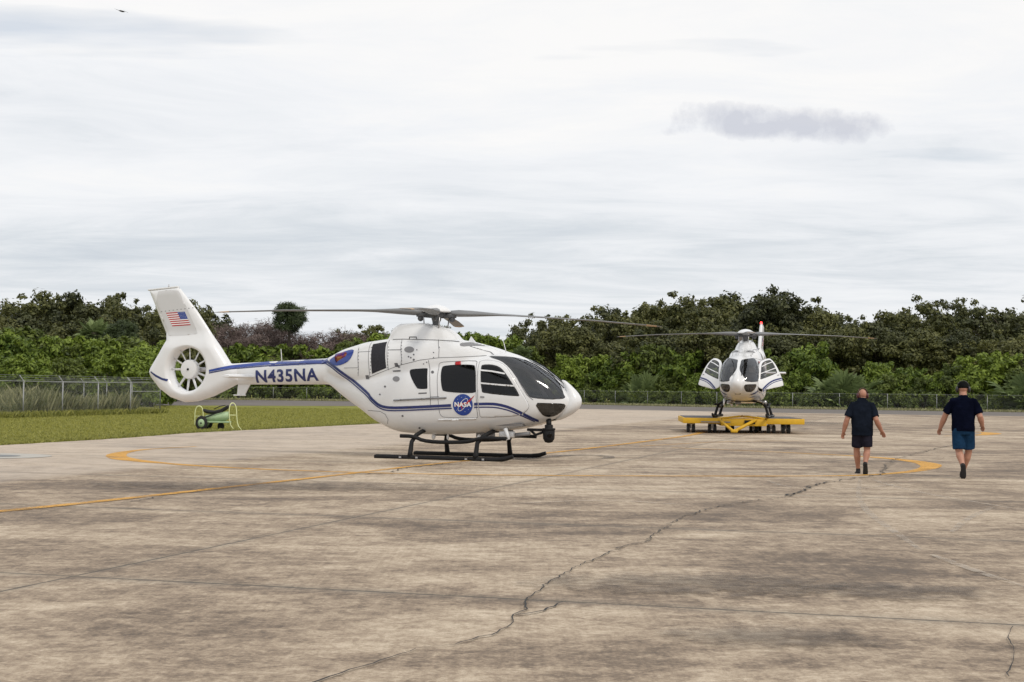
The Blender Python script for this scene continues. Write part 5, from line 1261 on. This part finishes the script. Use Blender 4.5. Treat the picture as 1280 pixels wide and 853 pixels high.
# vines on the far fence
g = np.random.default_rng(4); cs = []
fl_ = [Vector(q) for q in fence_line]
for a, b in zip(fl_[:-1], fl_[1:]):
    L = (b-a).length
    for i in range(int(L*3.2)):
        q = a.lerp(b, g.random()); cs.append((q.x, q.y+.30+g.uniform(0, .3), g.uniform(.15, 1.3), g.uniform(.22, .40)))
    for i in range(int(L*4)):
        q = a.lerp(b, g.random()); cs.append((q.x, q.y+.05+g.uniform(0, .25), g.uniform(1.36, 1.56), g.uniform(.10, .20)))
o = obj('fence_vines', leaf_mesh('vines', cs, None, .13, 420, 0, seed=8, flat=1), M['vine'], smooth=False); tag(o, 'continuous curtain of green vines hanging on the far fence', 'vines', kind='stuff')
# near fence at the left with reeds behind
c0 = G(-60, 526); c1 = G(200, 517.6)
corner = c1; lf_ = [(-27.5, 56.0), G(29, 523), G(76, 521.6), G(120, 520.2), G(162, 518.8), corner]
dirn = (Vector(corner)-Vector(lf_[1])).normalized(); A0 = Vector(lf_[1])
NF = [tuple(A0+dirn*(k*3.4)) for k in range(-3, 0)]+[tuple(A0.lerp(Vector(corner), k/4)) for k in range(5)]
nf = fence('chain_link_fence', NF, 1.72, 30, 'nearer grey chain-link fence with barbed wire on slanted arms, left of the tail fin', barb=True, inward=(-.22, .05))
back = [corner, (corner[0]-14, corner[1]+24), (corner[0]-40, corner[1]+60)]
fence('chain_link_fence', back, 1.72, 6, 'chain-link fence running away behind the reeds from the corner post', barb=True, inward=(-.2, -.1))
p0 = Vector((*NF[-2], 0)); p1 = Vector((*NF[-1], 0)); MB().tube([p0+Vector((0, -.03, 1.25))-Vector((*NF[0], 0)), p1+Vector((0, -.03, 1.25))-Vector((*NF[0], 0))], .022, 6).build('brace_rail', M['galv'], nf)
def blades(name, n, sampler, hmin, hmax, w, m, label, cat, seed, lean=.25):
    g = np.random.default_rng(seed); P = np.array([sampler(g) for _ in range(n)]); h_ = g.uniform(hmin, hmax, n)*P[:, 2]; a = g.uniform(0, math.pi, n); ln_ = g.normal(0, lean, (n, 2))
    dx = np.cos(a)*w/2; dy = np.sin(a)*w/2; z = np.zeros(n)
    b0 = np.stack([P[:, 0]-dx, P[:, 1]-dy, z], 1); b1 = np.stack([P[:, 0]+dx, P[:, 1]+dy, z], 1)
    m0 = np.stack([P[:, 0]+dx*.8+ln_[:, 0]*h_*.4, P[:, 1]+dy*.8+ln_[:, 1]*h_*.4, h_*.6], 1); tp = np.stack([P[:, 0]+ln_[:, 0]*h_, P[:, 1]+ln_[:, 1]*h_, h_], 1)
    V = np.stack([b0, b1, m0, tp], 1).reshape(-1, 3); me = bpy.data.meshes.new(name); me.vertices.add(4*n); me.vertices.foreach_set('co', V.astype('f').ravel()); me.loops.add(4*n); me.loops.foreach_set('vertex_index', np.arange(4*n, dtype='i')); me.polygons.add(n); me.polygons.foreach_set('loop_start', np.arange(0, 4*n, 4, dtype='i')); me.update()
    at2 = me.attributes.new('leafrand', 'FLOAT', 'FACE'); at2.data.foreach_set('value', g.random(n).astype('f'))
    o = obj(name, me, m, smooth=False); return tag(o, label, cat, kind='stuff')
A_, B_ = Vector(NF[0]), Vector(corner); nrm = Vector((-(B_-A_).y, (B_-A_).x)).normalized()
if nrm.x > 0: nrm = -nrm
def reed_s(g):
    q = A_.lerp(B_, g.uniform(-.2, .98))+nrm*(1.0+g.random()**1.2*22); c = (math.sin(q.x*.9+1)*math.cos(q.y*.55)+1)/2; return (q.x, q.y, .45+.75*c*g.uniform(.6, 1.1))
blades('reeds', 52000, reed_s, .7, 1.45, .055, M['reed'], 'tall pale reeds and weeds behind the near chain-link fence', 'reeds', 21)
ge = [Vector(q) for q in gedge]
def edge_s(g):
    i = g.integers(4, len(ge)-1); q = ge[i].lerp(ge[i+1], g.random()); o_ = g.exponential(.35); return (q.x-.03-o_, q.y+.02+g.normal(0, .05), 1)
blades('edge_grass', 26000, edge_s, .05, .13, .02, M['grassblade'], 'ragged grass growing along the concrete edge', 'grass', 22, .5)
def fence_s(g): q = A_.lerp(B_, g.uniform(0, 1.0)); return (q.x+g.normal(.15, .18), q.y+g.normal(0, .1), 1)
blades('fence_grass', 6000, fence_s, .12, .40, .03, M['grassblade'], 'longer grass at the foot of the near fence', 'grass', 23, .35)
def field_s(g):
    y = 34+g.random()**.7*75; xe = np.interp(y, [20, 35, 44, 50, 65.6, 92, 125], [-17, -13.6, -11.4, -10.6, -5.6, 0, 3]); xl = min(-.36*y, xe-.6); return (g.uniform(xl, xe-.1), y, 1)
blades('field_grass', 150000, field_s, .04, .10, .045, M['grassblade'], 'mown yellow-green grass field beside the apron', 'grass', 24, .5)
def verge_s(g):
    i = g.integers(0, len(fl_)-1); q = fl_[i].lerp(fl_[i+1], g.random()); return (q.x, q.y+g.uniform(-2.3, .2), 1)
blades('verge_grass', 26000, verge_s, .08, .3, .05, M['reed'], 'dry grass fringe along the foot of the far fence', 'grass', 25, .4)
for o in OAK+SPA: bpy.data.objects.remove(o[1])
for o in [STEM]+TWIG: bpy.data.objects.remove(o)

# ================================================================== LIGHT AND SKY
SE, SA = R_(48), R_(142)         # sun elevation, compass bearing (clockwise from +Y): to the right and behind the camera
w = bpy.data.worlds.new('World'); S.world = w; w.use_nodes = True; t = NT(w); bg = t.n['Background']
sky = t.new('ShaderNodeTexSky', sky_type='NISHITA'); sky.sun_disc = False; sky.sun_elevation = SE; sky.sun_rotation = SA
tc = t.new('ShaderNodeTexCoord'); sp = t.new('ShaderNodeSeparateXYZ'); t.l(tc.outputs['Generated'], sp.inputs[0])
zc_ = t.math('ADD', t.math('MAXIMUM', sp.outputs[2], 0), .06)
cv = t.new('ShaderNodeCombineXYZ'); t.l(t.math('DIVIDE', sp.outputs[0], zc_), cv.inputs[0]); t.l(t.math('DIVIDE', sp.outputs[1], zc_), cv.inputs[1])
def mp(vec, sc, loc=(0, 0, 0), rot=(0, 0, 0)):
    m_ = t.new('ShaderNodeMapping'); m_.inputs['Scale'].default_value = sc; m_.inputs['Location'].default_value = loc; m_.inputs['Rotation'].default_value = rot; t.l(vec, m_.inputs[0]); return m_.outputs[0]
c1 = t.noise(mp(cv.outputs[0], (.30, .42, 1), (3, 1, 0), (0, 0, .15)), 1.0, 7, .55, .5)
c2 = t.noise(mp(cv.outputs[0], (1.1, 1.7, 1), (9, 4, 0)), 1.0, 9, .66, .6)
mixv = t.math('ADD', t.math('MULTIPLY', c1, .58), t.math('MULTIPLY', c2, .42))
elev = t.ramp(sp.outputs[2], [(.0, 0), (.06, .12), (.13, .75), (.22, 1)])
bright = t.math('ADD', t.math('MULTIPLY', mixv, 1.0), t.math('MULTIPLY', elev, .17))
cloud = t.ramp(bright, [(.36, (6.1, 6.6, 7.2)), (.48, (7.4, 7.75, 8.15)), (.56, (8.5, 8.7, 9.0)), (.64, (9.2, 9.3, 9.5)), (.74, (9.9, 9.8, 9.7))])
# the small separate grey cloud, right of centre
cd = at(968, 155, 1000)-Vector((0, 0, CZ)); cd.normalize()
az = t.math('SUBTRACT', t.math('DIVIDE', sp.outputs[0], sp.outputs[1]), cd.x/cd.y); el_ = t.math('SUBTRACT', t.math('DIVIDE', sp.outputs[2], sp.outputs[1]), cd.z/cd.y)
nz = t.math('SUBTRACT', t.noise(tc.outputs['Generated'], 26, 7, .66), .5); nz2 = t.math('SUBTRACT', t.noise(tc.outputs['Generated'], 12, 3, .5), .5)
el2 = t.math('ADD', el_, t.math('MULTIPLY', nz2, .025))
def ell(dx, dy, rx, ry): return t.math('ADD', t.math('POWER', t.math('ABSOLUTE', t.math('DIVIDE', t.math('SUBTRACT', az, dx), rx)), 2.0), t.math('POWER', t.math('ABSOLUTE', t.math('DIVIDE', t.math('SUBTRACT', el2, dy), ry)), 2.0))
q = t.math('MINIMUM', t.math('MINIMUM', ell(-.034, .003, .040, .0135), ell(.030, -.001, .050, .0135)), ell(.0, -.003, .080, .0075))
q = t.math('ADD', q, t.math('MULTIPLY', nz, 3.4))
front = t.math('GREATER_THAN', sp.outputs[1], 0.1)
blob = t.math('MULTIPLY', t.math('MULTIPLY', t.ramp(q, [(.0, .95), (1.35, 0)]), t.ramp(nz, [(.0, .75), (.15, 1)])), front)
cloud = t.mix(blob, cloud, t.mix(t.ramp(nz, [(.0, 0), (.2, 1)]), (5.6, 5.8, 6.6, 1), (6.6, 6.8, 7.4, 1)))
gap = t.ramp(t.noise(mp(cv.outputs[0], (.5, 1.3, 1), (17, 2, 0)), 1.0, 5, .5), [(.66, 0), (.76, .35)])
skyc = t.mix(gap, cloud, sky.outputs[0])
skyc = t.mix(.96, sky.outputs[0], skyc)
t.l(skyc, bg.inputs[0]); bg.inputs[1].default_value = .10
sun = bpy.data.objects.new('sun', bpy.data.lights.new('sun', 'SUN')); C.objects.link(sun); sun.data.energy = 1.5; sun.data.angle = R_(14); sun.data.color = (1, .93, .82)
sdv = Vector((math.sin(SA)*math.cos(SE), math.cos(SA)*math.cos(SE), math.sin(SE))); sun.rotation_euler = sdv.to_track_quat('Z', 'Y').to_euler()
S.view_settings.view_transform = 'Standard'; S.view_settings.look = 'None'; S.view_settings.exposure = 0; S.view_settings.gamma = 1
S.cycles.transparent_max_bounces = 24
